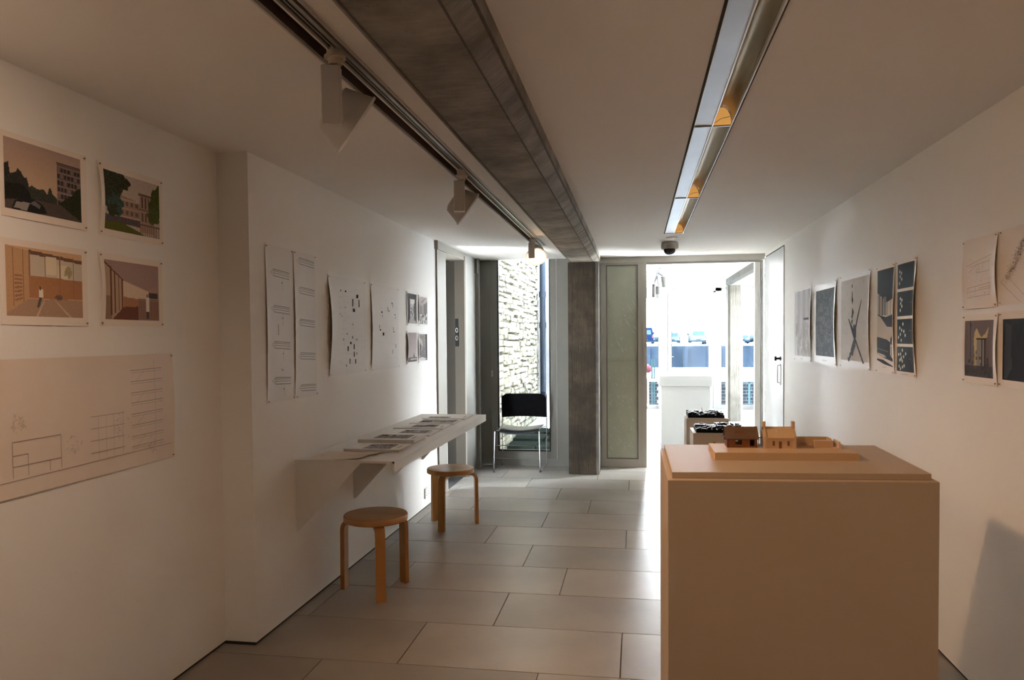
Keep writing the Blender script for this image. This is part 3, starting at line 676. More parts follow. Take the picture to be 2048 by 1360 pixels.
# timber hall
im = grad(74, 108, (214, 176, 140), (206, 166, 134)); im += (rs.rand(74, 108, 1)-.5)*8
poly(im, [(.28, .05), (1, .12), (1, .42), (.28, .40)], (206, 196, 178)); poly(im, [(.28, .03), (1, .10), (1, .15), (.28, .09)], (118, 92, 78))
for q in ((.50, .10, .64, .36), (.66, .2, .80, .4)): rct(im, *q, (226, 214, 188)); blob(im, .8, .3, .05, .08, (172, 160, 130), rs)
for xx in (.28, .48, .68, .87): rct(im, xx, .07, xx+.012, .70, (150, 116, 92))
poly(im, [(.28, .40), (1, .42), (1, .72), (.28, .73)], (176, 128, 92), 1, 5, rs)
for xx in (.48, .68, .87): rct(im, xx, .40, xx+.006, .72, (160, 112, 80))
poly(im, [(0, 0), (.28, .05), (.28, .74), (.06, .92), (0, .95)], (196, 158, 122), 1, 5, rs)
for xx in (.08, .2): poly(im, [(xx, .03), (xx+.015, .03), (xx+.015, .86), (xx, .88)], (150, 112, 86))
for i in range(7): poly(im, [(.10, .40+i*.06), (.19, .40+i*.055), (.19, .43+i*.055), (.10, .43+i*.06)], (160, 120, 92))
poly(im, [(.06, .92), (.28, .74), (1, .73), (1, 1), (0, 1), (0, .95)], (176, 146, 124), 1, 4, rs)
poly(im, [(.35, 1), (.47, .74), (.48, .74), (.38, 1)], (206, 180, 158)); poly(im, [(.8, 1), (.60, .74), (.61, .74), (.84, 1)], (206, 180, 158))
blob(im, .66, .70, .05, .04, (120, 96, 82), rs); rct(im, .395, .60, .45, .72, (232, 226, 214)); rct(im, .405, .56, .43, .61, (110, 80, 70)); poly(im, [(.40, .72), (.44, .72), (.40, .86), (.37, .86)], (90, 92, 88))
t, P = sheet('photo_print', 'colour print of a timber hall with a walking figure, lower left of the four', 'L', 2.016, 2.386, 1.752, 1.483, curl=(0, 0, .004, 0), group='four colour prints on the left wall', pins='bd')
ink(t, 'printed_image', P, (.055, .93, .08, .895), im)
# mauve interior
im = grad(70, 94, (170, 142, 132), (186, 158, 146)); im += (rs.rand(70, 94, 1)-.5)*7
poly(im, [(0, 0), (1, .12), (1, .35), (.7, .5), (.33, .35), (.02, .02)], (168, 144, 138), 1, 3, rs)
poly(im, [(.32, .32), (.8, .48), (.8, .66), (.32, .62)], (222, 200, 180), 1, 3, rs); poly(im, [(.32, .60), (.62, .63), (.62, .78), (.32, .78)], (176, 130, 100), 1, 3, rs)
poly(im, [(0, 0), (.33, .32), (.33, .80), (.12, 1), (0, 1)], (186, 160, 138), 1, 4, rs); poly(im, [(0, .60), (.12, .60), (.12, 1), (0, 1)], (152, 124, 104))
for a, b in ((.10, .13), (.17, .19), (.24, .26), (.30, .32)): poly(im, [(a, a*.95), (b, b*.95), (b, 1-b*.6), (a, 1-a*.6)], (112, 76, 66))
poly(im, [(0, .02), (.33, .31), (.33, .33), (0, .06)], (104, 76, 72))
poly(im, [(.13, 1), (.33, .78), (.62, .76), (.62, 1)], (120, 80, 70), 1, 5, rs); rct(im, .60, .62, 1, 1, (160, 130, 114), 1, 4, rs)
for j in range(12): rct(im, .62+j*.032, .66, .628+j*.032, .98, (128, 102, 90))
rct(im, .80, .50, .98, .60, (84, 80, 82), 1, 6, rs); rct(im, .74, .58, .81, .84, (230, 222, 212)); rct(im, .76, .53, .79, .58, (150, 118, 104)); rct(im, .745, .84, .80, .97, (92, 84, 86))
t, P = sheet('photo_print', 'mauve interior print with a figure at a counter, lower right of the four', 'L', 2.442, 2.813, 1.753, 1.486, curl=(.016, 0, 0, 0), group='four colour prints on the left wall')
ink(t, 'printed_image', P, (.075, .93, .09, .91), im)
# long drawing on tracing paper
t, P = sheet('drawing_sheet', 'wide tracing paper sheet with faint elevation drawing, below the four colour prints', 'L', 1.30, 2.867, 1.376, .944, 'tracing', curl=(0, .008, .004, .004), pins='bd')
A = (2.867-1.30)/(1.376-.944); sh_ = []; g1 = (158, 144, 136); g2 = (176, 158, 146)
U = lambda yv: (yv-1.30)/(2.867-1.30)
for i, v in enumerate((.14, .24, .34, .43, .53, .63, .73, .82)):
    a, b = U(2.60), U(2.79); sh_.append(ln(a, v, b, v-.01, .005, A, g1)); sh_.append(ln(a, v+.02, b, v+.012, .003, A, g2))
    if i % 2: sh_.append(ln(a+.02, v, a+.05, v-.09, .003, A, g2))
    sh_.append(ln(b-.03, v, b-.03, v-.09, .003, A, g2))
for q in ((2.04, .60, 2.24, .60), (2.04, .605, 2.04, .86), (2.24, .60, 2.24, .86), (2.04, .78, 2.24, .78), (2.10, .70, 2.10, .86), (2.04, .70, 2.10, .70), (2.19, .78, 2.19, .86)): sh_.append(ln(U(q[0]), q[1], U(q[2]), q[3], .005, A, g1))
sh_.append(ln(0, .90, U(2.85), .86, .004, A, g1))
for v in (.50, .60, .70, .80): sh_.append(ln(U(2.38), v, U(2.56), v, .004, A, g1))
for xx in (2.42, 2.46, 2.50, 2.55): sh_.append(ln(U(xx), .50, U(xx), .86, .003, A, g2))
for cx, cy, rr in ((2.30, .70, .035), (2.55, .62, .05), (2.06, .48, .03), (2.72, .83, .03), (1.6, .6, .06)):
    for kq in range(26):
        a = R.uniform(0, 6.28); r_ = R.uniform(.3, 1)*rr; u0, v0 = U(cx+math.cos(a)*r_), cy+math.sin(a)*r_/(.432)
        sh_.append(ln(u0, v0, u0+R.uniform(-.008, .008), v0+R.uniform(-.03, .03), .003, A, g2))
ink(t, 'drawn_lines', P, (0, 1, 0, 1), None, sh_, kind='stuff')
# two tall strips
for nm, ya, yb, c0, lab in (('a', 3.382, 3.672, .014, 'tall narrow sheet of faint section drawings, left of the pair'), ('b', 3.686, 3.956, .012, 'tall narrow sheet of faint section drawings, right of the pair')):
    t, P = sheet('drawing_sheet', lab, 'M', ya, yb, 1.893, 1.119, 'paper_white', curl=(c0*.55, 0, 0, .002), group='tall narrow drawing sheets')
    A = (yb-ya)/(1.893-1.119); sh_ = []; g1 = (150, 142, 140); g2 = (184, 174, 168)
    lst = (.16, .39, .62, .85) if nm == 'a' else (.05, .25, .47, .70, .92)
    for v in lst:
        a, b = (.28, .86) if nm == 'a' else (.25, .93)
        for dv in (0, .010, .024, .042): sh_.append(ln(a, v+dv-.01, b, v+dv, .003 if dv not in (0, .042) else .004, A, g1))
        sh_.append(ln(a, v-.01, a, v+.03, .003, A, g1)); sh_.append(ln(a-.1, v+.012, a, v-.008, .003, A, g2)); sh_.append(ln(a-.1, v+.012, a, v+.03, .003, A, g2))
        if nm == 'a': sh_.append(ln(.60, v+.045, .60, v+.12, .003, A, g2)); sh_.append(ln(.58, v+.065, .58, v+.075, .01, A, g1))
    if nm == 'a': sh_ += [ln(.42, .50, .42, .57, .01, A, g2), ln(.52, .79, .56, .80, .008, A, g1)]
    ink(t, 'drawn_lines', P, (0, 1, 0, 1), None, sh_, kind='stuff')
# two site plans with black blocks
K_ = (24, 24, 28)
def rc(u, v, w, h, c=K_): return ([(u, v), (u+w, v), (u+w, v+h), (u, v+h)], c)
t, P = sheet('drawing_sheet', 'large white plan sheet with scattered black blocks and a curled left edge', 'M', 4.125, 4.722, 1.804, 1.214, 'paper_white', curl=(.024, .004, 0, .003), group='square plan sheets')
A = 1.0; sh_ = []
for q in ((.30, .13, .02, .015), (.42, .13, .035, .018), (.74, .16, .06, .035), (.62, .21, .03, .08), (.80, .21, .025, .08), (.63, .31, .06, .035), (.42, .30, .015, .012), (.29, .37, .012, .015), (.33, .395, .015, .01),
          (.455, .57, .015, .02), (.62, .47, .014, .02), (.60, .60, .018, .032), (.72, .63, .015, .02), (.54, .665, .04, .024), (.64, .69, .025, .055), (.47, .71, .03, .05), (.64, .77, .025, .055), (.72, .78, .015, .02), (.52, .84, .022, .055), (.68, .85, .025, .05), (.42, .90, .018, .02), (.36, .63, .015, .02)):
    x_, y_, w_, h_ = q; s_ = R.uniform(-.3, .3)*w_; sh_.append(([(x_, y_), (x_+w_, y_+s_*.3), (x_+w_+s_, y_+h_), (x_+s_*.5, y_+h_)], K_))
for i in range(90):
    u, v = R.uniform(.2, .9), R.uniform(.1, .92); L = R.uniform(.03, .16); d = R.choice([0, 1])
    sh_.append(ln(u, v, u+L*d, v+L*(1-d), .002, A, (206, 203, 200)))
ink(t, 'plan_print', P, (0, 1, 0, 1), None, sh_, kind='stuff')
t, P = sheet('drawing_sheet', 'large white plan sheet with few small black blocks, left of the grey photographs', 'M', 4.833, 5.428, 1.804, 1.213, 'paper_white', curl=(.010, 0, 0, .004), group='square plan sheets')
sh_ = []
for q in ((.72, .19, .03, .018), (.76, .20, .012, .05), (.57, .25, .012, .05), (.60, .29, .03, .014), (.34, .31, .04, .018), (.37, .35, .012, .03), (.83, .33, .03, .014), (.86, .36, .012, .03), (.27, .47, .012, .04), (.28, .52, .04, .018), (.77, .49, .014, .04), (.78, .54, .03, .016), (.38, .56, .05, .035), (.86, .70, .014, .05), (.73, .77, .012, .05)): sh_.append(rc(*q))
for i in range(110):
    u, v = R.uniform(.2, .92), R.uniform(.12, .9); L = R.uniform(.02, .13); d = R.choice([0, 1]); sh_.append(ln(u, v, u+L*d, v+L*(1-d), .002, A, (208, 206, 204)))
ink(t, 'plan_print', P, (0, 1, 0, 1), None, sh_, kind='stuff')
# four small grey photographs
def bw(kind):
    im = grad(46, 50, (150, 145, 142), (120, 115, 114)); r_ = np.random.RandomState(len(kind)*7)
    if kind == 'alley':
        im = grad(46, 50, (62, 58, 60), (70, 66, 66)); rct(im, .28, .18, .80, .95, (190, 185, 180), 1, 12, r_); rct(im, .30, .2, .75, .35, (224, 220, 216))
        for i in range(14): rct(im, *(lambda x, y: (x, y, x+.08, y+.08))(r_.uniform(.3, .7), r_.uniform(.35, .75)), (r_.randint(70, 150),)*3)
        poly(im, [(.35, .75), (.75, .75), (.95, 1), (.1, 1)], (170, 165, 162), 1, 10, r_); rct(im, .70, .3, .92, .9, (84, 80, 80), .9, 14, r_)
    if kind == 'cafeteria':
        im = grad(46, 50, (176, 170, 166), (150, 145, 142)); poly(im, [(0, .30), (.5, .36), (.5, .66), (0, .66)], (136, 130, 130)); poly(im, [(.5, .3), (1, .16), (1, .66), (.5, .62)], (116, 110, 112)); rct(im, .42, .0, .55, .62, (160, 154, 152))
        for i in range(60): x, y_ = r_.uniform(0, .9), r_.uniform(.6, .95); rct(im, x, y_, x+.07, y_+.06, (r_.choice([60, 100, 200, 220]),)*3)
        poly(im, [(.3, .2), (.8, .02), (.82, .04), (.32, .23)], (110, 104, 104))
    if kind == 'skylines':
        im = grad(46, 50, (168, 158, 158), (196, 186, 184)); poly(im, [(.55, .86), (.66, .74), (.70, .64), (.72, .74), (.80, .86)], (110, 102, 104)); rct(im, 0, .84, 1, 1, (110, 104, 102), 1, 30, r_); rct(im, .3, .90, .95, .94, (206, 200, 196))
    if kind == 'gorge_wall':
        im = grad(46, 50, (130, 124, 122), (110, 104, 104)); im += (r_.rand(46, 50, 1)-.5)*70
        poly(im, [(0, .1), (.4, .25), (.45, .45), (.2, .7), (0, .9)], (176, 170, 168), .9, 12, r_); poly(im, [(.8, 0), (1, 0), (1, 1), (.85, .8)], (56, 52, 54)); poly(im, [(.1, .3), (.3, .45), (.15, .8), (.05, .8)], (84, 80, 82)); poly(im, [(0, .9), (.4, .86), (.9, .95), (.6, 1), (0, 1)], (200, 194, 190))
    return im
gp = 'small grey photographs right of the plan sheets'
for kind, ya, yb, z1, z0, lab, c in (('alley', 5.627, 5.918, 1.800, 1.529, 'small grey photograph of a bright alley seen from a dark gate', (.006, 0, 0, 0)), ('cafeteria', 5.944, 6.228, 1.790, 1.530, 'small grey photograph of a crowded room, upper right of its four', (.008, 0, 0, 0)),
                                ('skylines', 5.615, 5.910, 1.492, 1.226, 'small grey photograph of a distant spire under open sky', (.018, 0, 0, 0)), ('gorge_wall', 5.932, 6.214, 1.480, 1.228, 'small grey photograph of rough dark walls, lower right of its four', (.008, 0, 0, 0))):
    t, P = sheet('photo_print', lab, 'M', ya, yb, z1, z0, 'paper_white', curl=c, group=gp, pins='ac')
    ink(t, 'printed_image', P, (.07, .93, .06, .93), bw(kind))
# right wall
gr = 'row of tall prints on the right wall'
t, P = sheet('poster_print', 'pale grey washed print beside the tall white door', 'R', 6.755, 6.135, 1.813, 1.218, 'paper_white', curl=(.004, .012, 0, .004), group=gr)
im = grad(60, 40, (208, 210, 214), (214, 212, 210)); 
for i in range(40): x = i/40; im[:, i] += 14*math.sin(x*19)+R.uniform(-4, 4)
for i in range(70):
    x, y_ = R.uniform(.05, .9), R.uniform(.5, .95); poly(im, [(x, y_), (x+.08, y_-.03), (x+.10, y_+.05), (x+.02, y_+.07)], (186, 184, 184), .5)
ink(t, 'printed_image', P, (.02, .98, .03, .93), im, [ln(.16, .36, .17, .56, .012, 1, (96, 96, 98)), ln(.16, .56, .10, .62, .016, 1, (110, 110, 110)), rc(.58, .41, .32, .028, (70, 70, 74)), ln(.52, .40, .55, .44, .008, 1, (90, 90, 90)), ln(.4, .965, .55, .968, .004, 1, (150, 150, 150))])
t, P = sheet('poster_print', 'charcoal print with pale specks, second from the white door', 'R', 6.012, 5.388, 1.810, 1.218, 'paper_white', curl=(.008, .018, 0, .004), group=gr)
im = grad(90, 60, (66, 70, 72), (76, 82, 88)); n_ = np.random.RandomState(5)
im += np.kron(n_.rand(15, 10), np.ones((6, 6)))[:, :, None]*14; im += (n_.rand(90, 60, 1)-.5)*14
for i in range(120):
    x, y_ = n_.normal(.55, .22), n_.normal(.5, .22); w_ = n_.uniform(.01, .03); rct(im, x, y_, x+w_*.6, y_+w_, (130, 130, 128), .6)
ink(t, 'printed_image', P, (.07, .93, .09, .90), im, [ln(.4, .95, .6, .952, .004, 1, (150, 150, 150))])
t, P = sheet('poster_print', 'white print with crossed dark blades and jagged figure', 'R', 5.282, 4.642, 1.815, 1.219, 'paper_white', curl=(0, .012, 0, .006), group=gr)
D = (52, 54, 58); im = grad(50, 50, (212, 208, 202), (206, 202, 196)); n_ = np.random.RandomState(8)
for i in range(60): x, y_ = n_.rand(), n_.rand(); rct(im, x, y_, x+.05, y_+.05, (198, 196, 192), .6)
shp = [([(.43, .10), (.455, .115), (.445, .15), (.425, .14)], D), ([(.43, .17), (.45, .20), (.455, .25), (.475, .28), (.45, .335), (.42, .29)], D),
       ([(.44, .36), (.50, .42), (.47, .46), (.44, .50), (.41, .47), (.43, .44)], D), ([(.44, .49), (.46, .51), (.45, .55), (.42, .55), (.41, .52)], D),
       ([(.74, .29), (.75, .30), (.58, .60), (.52, .66), (.56, .56), (.62, .46)], D), ([(.30, .49), (.33, .49), (.50, .62), (.54, .70), (.50, .72)], D),
       ([(.48, .56), (.54, .56), (.58, .60), (.58, .70), (.52, .74), (.48, .66)], D), ([(.50, .70), (.57, .72), (.84, .985), (.79, .985)], D),
       ([(.50, .72), (.56, .73), (.56, .80), (.50, .86), (.47, .92), (.43, .90), (.38, .95), (.40, .84)], D), ([(.38, .93), (.36, .96), (.34, .985), (.30, .97), (.29, .92), (.33, .94), (.36, .88), (.42, .86)], D),
       ln(.07, .075, .97, .055, .003, 1, (190, 186, 180)), ln(.07, .905, .97, .925, .003, 1, (190, 186, 180)), ln(.45, .955, .56, .957, .004, 1, (150, 148, 144))]
ink(t, 'printed_image', P, (.02, .98, .06, .92), im, [([(a, .02+b*.93) for a, b in p_], c_) for p_, c_ in shp])
t, P = sheet('poster_print', 'narrow black and cream graphic print, fourth from the white door', 'R', 4.520, 4.222, 1.807, 1.219, 'paper', curl=(0, .010, 0, .006), group=gr)
B_ = (50, 54, 58); C_ = (206, 196, 182)
shp = [([(.04, .04), (.95, .04), (.95, .33), (.60, .36), (.30, .30), (.04, .26)], B_), ([(.04, .26), (.30, .30), (.60, .36), (.95, .33), (.95, .50), (.04, .47)], C_)]
for x_, w_ in ((.08, .02), (.14, .05), (.22, .03), (.32, .07), (.42, .16), (.62, .02), (.80, .02)): shp.append(([(x_, .27+x_*.08), (x_+w_, .27+x_*.09), (x_+w_, .485+.01*x_), (x_, .48)], B_ if w_ < .1 else (130, 130, 132)))
shp += [([(.04, .47), (.55, .50), (.95, .48), (.95, .60), (.62, .595), (.42, .54), (.25, .50), (.04, .475)], B_), ([(.04, .48), (.22, .50), (.40, .55), (.60, .60), (.95, .605), (.95, .73), (.45, .71), (.10, .69), (.04, .69)], C_),
        ([(.04, .69), (.30, .70), (.6, .715), (.80, .74), (.80, .86), (.95, .90), (.95, .925), (.50, .895), (.04, .86)], B_), ([(.80, .72), (.86, .68), (.92, .70), (.90, .77), (.82, .76)], B_),
        ([(.86, .78), (.90, .78), (.90, .87), (.86, .87)], (120, 112, 106)), ([(.06, .845), (.50, .865), (.62, .89), (.30, .885), (.06, .86)], C_), ([(.04, .80), (.7, .83), (.7, .835), (.04, .805)], (150, 146, 140)),
        ([(.04, .905), (.45, .915), (.95, .965), (.95, .975), (.5, .955), (.04, .92)], B_), ln(.40, .982, .6, .984, .003, .5, (150, 140, 130))]
ink(t, 'printed_image', P, (0, 1, 0, 1), None, [([(a, b*.96) for a, b in p_], c_) for p_, c_ in shp])
t, P = sheet('poster_print', 'strip of four black squares dotted with white spots', 'R', 4.196, 3.906, 1.808, 1.219, 'paper', curl=(0, .020, 0, .008), group=gr)
shp = []; bk = (46, 50, 54); wt = (214, 208, 200)
pos = [[(.15, .30), (.26, .37), (.18, .50), (.28, .62), (.13, .78)], [(.20, .28), (.30, .35), (.23, .48), (.30, .60), (.20, .76)], [(.38, .20), (.18, .36), (.30, .45), (.44, .50), (.22, .62), (.52, .66), (.10, .74), (.28, .86)],
       [(.36, .14), (.56, .28), (.12, .32), (.25, .30), (.28, .50), (.44, .40), (.20, .55), (.36, .58), (.16, .80), (.38, .82), (.48, .76), (.25, .90), (.30, .45)]]
for q in range(4):
    v0 = .035 + q*.238; shp.append(rc(.07, v0, .84, .212, bk))
    for (a, b) in pos[q]: shp.append(([(.07+.84*a+.032*math.cos(w), v0+.212*b+.0155*math.sin(w)) for w in np.linspace(0, 6.283, 9)[:-1]], wt))
    if q: shp.append(ln(.68, v0+.10, .80, v0+.10, .004, .5, (110, 110, 112)))
shp.append(ln(.3, .982, .68, .984, .003, .5, (150, 140, 130)))
ink(t, 'printed_image', P, (0, 1, 0, 1), None, shp)
t, P = sheet('drawing_sheet', 'cream sheet of faint plans above the small sepia picture', 'R', 3.384, 3.083, 1.811, 1.530, 'paper', curl=(.006, .012, .006, .006), group='sheets at the near end of the right wall')
sh_ = []; g1 = (178, 158, 138)
for q in ((.12, .38, .85, .28), (.2, .40, .8, .36), (.42, .34, .42, .50), (.78, .32, .78, .50), (.42, .50, .8, .49), (.5, .36, .5, .48), (.6, .35, .6, .48), (.2, .48, .4, .40), (.15, .70, .85, .66), (.15, .76, .85, .73), (.15, .84, .8, .82), (.15, .70, .15, .84), (.4, .68, .4, .84), (.8, .66, .8, .83), (.5, .72, .85, .70)): sh_.append(ln(*q, .005, 1.05, g1))
for i in range(30): u, v = R.uniform(.15, .8), R.uniform(.3, .84); sh_.append(ln(u, v, u+R.uniform(0, .08), v+R.uniform(-.03, .03), .004, 1, (192, 172, 152)))
ink(t, 'drawn_lines', P, (0, 1, 0, 1), None, sh_, kind='stuff')
t, P = sheet('drawing_sheet', 'cream sheet with a slanting speckled grey drawing at the frame edge', 'R', 3.066, 2.62, 1.812, 1.534, 'paper', curl=(0, 0, 0, .006), group='sheets at the near end of the right wall', pins='ac')
sh_ = []
for i in range(320):
    tt = R.random(); w_ = R.gauss(0, .022); u = .14+tt*.30+w_; v = .66-tt*.46+w_*.8; sh_.append(ln(u, v, u+R.uniform(-.012, .012), v+R.uniform(-.02, .02), .007, 1.6, (128, 112, 104)))
for q in ((.06, .70, .40, .98), (.06, .70, .10, .66), (.20, .66, .46, .90)): sh_.append(ln(*q, .005, 1.6, (170, 150, 132)))
ink(t, 'drawn_lines', P, (0, 1, 0, 1), None, sh_, kind='stuff')
im = grad(80, 56, (124, 110, 108), (104, 90, 86)); n_ = np.random.RandomState(11); im += (n_.rand(80, 56, 1)-.5)*8
poly(im, [(.36, .22), (.44, .13), (.52, .22), (.60, .30), (.72, .24), (.84, .12), (.80, .30), (.64, .34), (.46, .36), (.46, .50), (.36, .60), (.34, .34)], (206, 186, 138))
poly(im, [(.45, .34), (.74, .32), (.74, .80), (.45, .80)], (146, 142, 136)); rct(im, .43, .31, .76, .34, (54, 48, 46)); rct(im, .60, .34, .65, .95, (60, 52, 50)); rct(im, .70, .34, .75, .85, (66, 56, 54))
rct(im, .20, .05, .24, .75, (64, 62, 64)); poly(im, [(.17, 0), (.20, 0), (.25, .08), (.22, .10)], (64, 62, 64)); poly(im, [(.38, .55), (.44, .60), (.44, .86), (.34, .84)], (190, 168, 118)); rct(im, 0, .80, 1, 1, (72, 62, 58), .85, 10, n_)
for i in range(30): x, y_ = n_.uniform(0, .9), n_.uniform(.62, .95); rct(im, x, y_, x+.06, y_+.06, (60, 52, 50), .6)
t, P = sheet('photo_print', 'small sepia picture of a pale winged lamp in a hall', 'R', 3.377, 3.076, 1.507, 1.231, 'paper', curl=(.004, .010, 0, .006), group='sheets at the near end of the right wall')
ink(t, 'printed_image', P, (.06, .90, .09, .90), im)
im = grad(60, 60, (40, 38, 38), (34, 28, 27)); poly(im, [(.05, .05), (.16, .1), (.18, .8), (.08, .98), (.03, .98)], (66, 66, 68), .8); poly(im, [(.2, .1), (.4, .05), (.3, .5)], (30, 28, 30), .8)
t, P = sheet('photo_print', 'nearly black print cut off by the right frame edge', 'R', 3.063, 2.62, 1.510, 1.232, 'paper', curl=(0, 0, 0, .006), group='sheets at the near end of the right wall', pins='ac')
ink(t, 'printed_image', P, (.06, .97, .10, .90), im)

# books, magazines and two loose sheets on the shelf
book('thin magazine with grey cover picture, nearest on the shelf', -1.620, -1.300, 3.975, 4.225, .012, (.30, .80, .12, .85), 1)
book('thick magazine with long grey cover picture, second on the shelf', -1.665, -1.315, 4.31, 4.59, .020, (.20, .82, .25, .85), 2)
book('thin magazine with dark cover picture, third on the shelf', -1.640, -1.310, 4.63, 4.93, .010, (.30, .86, .25, .80), 3)
book('magazine with pale spine, fourth on the shelf', -1.665, -1.315, 4.98, 5.24, .009, (.30, .80, .2, .8), 4)
book('magazine with wide grey picture, fifth on the shelf', -1.640, -1.310, 5.27, 5.55, .010, (.15, .95, .15, .85), 5)
book('magazine with dotted cover edge, farthest on the shelf', -1.640, -1.300, 5.60, 5.90, .010, (.10, .60, .1, .4), 6)
def loose(label, x0, x1, y0, y1, z, lift):
    mb = MB(); n = 14; vs = []
    for o in (0, .0006):
        for j in range(7):
            for i in range(n+1):
                u = i/n; v = j/6; vs.append((x0+(x1-x0)*u, y0+(y1-y0)*v, z+o+lift*max(0, (u-.55)/.45)**2*(1-.5*v)))
    K = 7*(n+1); fs = []
    for j in range(6):
        for i in range(n):
            a = j*(n+1)+i; fs += [(a, a+1, a+n+2, a+n+1), (K+a+n+1, K+a+n+2, K+a+1, K+a)]
    ed = [i for i in range(n+1)]+[j*(n+1)+n for j in range(1, 7)]+[6*(n+1)+i for i in range(n-1, -1, -1)]+[j*(n+1) for j in range(5, 0, -1)]
    for a, b in zip(ed, ed[1:]+ed[:1]): fs.append((a, b, K+b, K+a))
    mb.verts(vs, fs); tag(build('paper_sheet', mb, M['tracing'], smooth=True), label, 'paper')
loose('loose cream sheet nearest the end of the wall shelf', -1.716, -1.415, 3.70, 3.83, SZ+.0006, .010)
loose('loose cream sheet lying behind the nearest one on the shelf', -1.700, -1.375, 3.835, 3.955, SZ+.0006, .012)

# ------------------------------------------------------------------ stools
def stool(label, cx, cy, ang):
    t = thing('stool', label, 'stool', (cx, cy, 0), group='three-legged birch stools')
    mb = MB().lathe((0, 0, 0), [(.001, .405), (.172, .405), (.178, .409), (.179, .436), (.176, .441), (.001, .4415)], n=56)
    for v in mb.bm.verts: v.co += Vector((cx, cy, 0))
    build('seat', mb, [M['birch_top']], t, smooth=True)
    mb = MB().lathe((cx, cy, 0), [(.1795, .409), (.1803, .411), (.1803, .434), (.1795, .436)], n=56)
    build('seat_edge', mb, M['birch'], t, smooth=True)
    for k in range(3):
        a = math.radians(ang+120*k); d = Vector((math.cos(a), math.sin(a), 0)); s = Vector((-d.y, d.x, 0))
        c = fillet([(.085, 0, .3925), (.196, 0, .3925), (.199, 0, 0)], .060, 8); th = .0125; w = .0265
        mb = MB(); rings = []
        for i, p in enumerate(c):
            q = (c[min(i+1, len(c)-1)] - c[max(i-1, 0)]).normalized(); nrm = Vector((-q.z, 0, q.x))
            rr = []
            for sn, sw in ((-1, -1), (-1, 1), (1, 1), (1, -1)):
                pp = p + nrm*th*sn; rr.append(mb.bm.verts.new(Vector((cx, cy, 0)) + d*pp.x + s*(w*sw) + Vector((0, 0, pp.z))))
            rings.append(rr)
        for u, v in zip(rings, rings[1:]):
            for i in range(4): mb.bm.faces.new((u[i], u[(i+1) % 4], v[(i+1) % 4], v[i]))
        mb.bm.faces.new(rings[0]); mb.bm.faces.new(rings[-1][::-1])
        for v in mb.bm.verts:
            if v.co.z < 0: v.co.z = 0
        build('leg', mb, M['birch'], t, smooth=True)
stool('birch stool in front of the shelf, nearer the viewer', -1.462, 4.045, 176)
stool('birch stool at the far end of the shelf, by the socket', -1.408, 5.560, 144)

# ------------------------------------------------------------------ chair
chv = thing('chair', 'black padded chair on a chrome wire sled frame before the glazed door', 'chair', (-1.25, 8.0, 0))
FL = (-1.500, 7.80); FR = (-1.015, 7.855); BL = (-1.475, 8.20); BR = (-.985, 8.225)
for nm, f_, b_, sdx in (('l', FL, BL, 1), ('r', FR, BR, -1)):
    x_, y_ = f_
    pts = fillet([(b_[0]+.0*sdx, b_[1]-.05, .80), (b_[0], b_[1]-.02, .50), (b_[0]-.004, b_[1], .02), (f_[0], f_[1], .012), (f_[0]+.008*sdx, f_[1]+.01, .445), (f_[0]+.02*sdx, f_[1]+.06, .462), (b_[0]-.0, b_[1]-.04, .455)], .035, 5)
    build('side_frame', MB().tube(pts, .0052, 8), M['chrome'], chv, smooth=True)
    build('foot_cap', MB().sphere((f_[0], f_[1], .012), .013, 12, 8), M['rubber'], chv, smooth=True)
build('cross_bar', MB().tube([(FL[0]+.004, FL[1]+.02, .285), (FR[0]-.004, FR[1]+.02, .285)], .0045, 8), M['chrome'], chv, smooth=True)
build('cross_bar', MB().tube([(BL[0], BL[1]-.01, .36), (BR[0], BR[1]-.01, .36)], .0045, 8), M['chrome'], chv, smooth=True)
# seat shell: dished cushion
mb = MB(); nu, nv = 14, 10; vs = []
for o in (0, 1):
    for j in range(nv+1):
        for i in range(nu+1):
            u = i/nu; v = j/nv
            x_ = (FL[0]+.012)*(1-u)+(FR[0]-.012)*u + (.02*v); yy = FL[1]-.02+.40*v + .055*u
            ed = min(1, min(u, 1-u)*9)**.5*min(1, min(v, 1-v)*9)**.5
            z = .470 - .026*math.sin(math.pi*u) + .010*v - (.012*(1-v)**4) - .008*(1-ed)
            vs.append((x_, yy, z if o else z - .008 - .026*ed))
K = (nu+1)*(nv+1); fs = []
for j in range(nv):
    for i in range(nu):
        a = j*(nu+1)+i; fs += [(a, a+1, a+nu+2, a+nu+1), (K+a+nu+1, K+a+nu+2, K+a+1, K+a)]
ed_ = [i for i in range(nu+1)]+[j*(nu+1)+nu for j in range(1, nv+1)]+[nv*(nu+1)+i for i in range(nu-1, -1, -1)]+[j*(nu+1) for j in range(nv-1, 0, -1)]
for a, b in zip(ed_, ed_[1:]+ed_[:1]): fs.append((a, b, K+b, K+a))
mb.verts(vs, fs); build('seat', mb, M['black_vinyl'], chv, smooth=True)
mb = MB(); nu, nv = 16, 10; vs = []
for o in (0, 1):
    for j in range(nv+1):
        for i in range(nu+1):
            u = i/nu; v = j/nv; hw = .248*(1-.035*v); r_ = .05
            zz = .553 + .262*v; cut = max(0, (v-.80)/.20); hw2 = hw - r_*(1-math.sqrt(max(0, 1-cut**2)))*.9
            cx_ = -1.228 - .002*v; x_ = cx_ + (u-.5)*2*hw2; bow = .020*(1-((u-.5)*2)**2)
            yy = 8.165 + bow - .03*v + (u-.5)*.03; arch = .010*math.sin(math.pi*u)*(1-v)
            vs.append((x_, yy + (.024 if o else 0), zz + arch))
K = (nu+1)*(nv+1); fs = []
for j in range(nv):
    for i in range(nu):
        a = j*(nu+1)+i; fs += [(a, a+nu+1, a+nu+2, a+1), (K+a, K+a+1, K+a+nu+2, K+a+nu+1)]
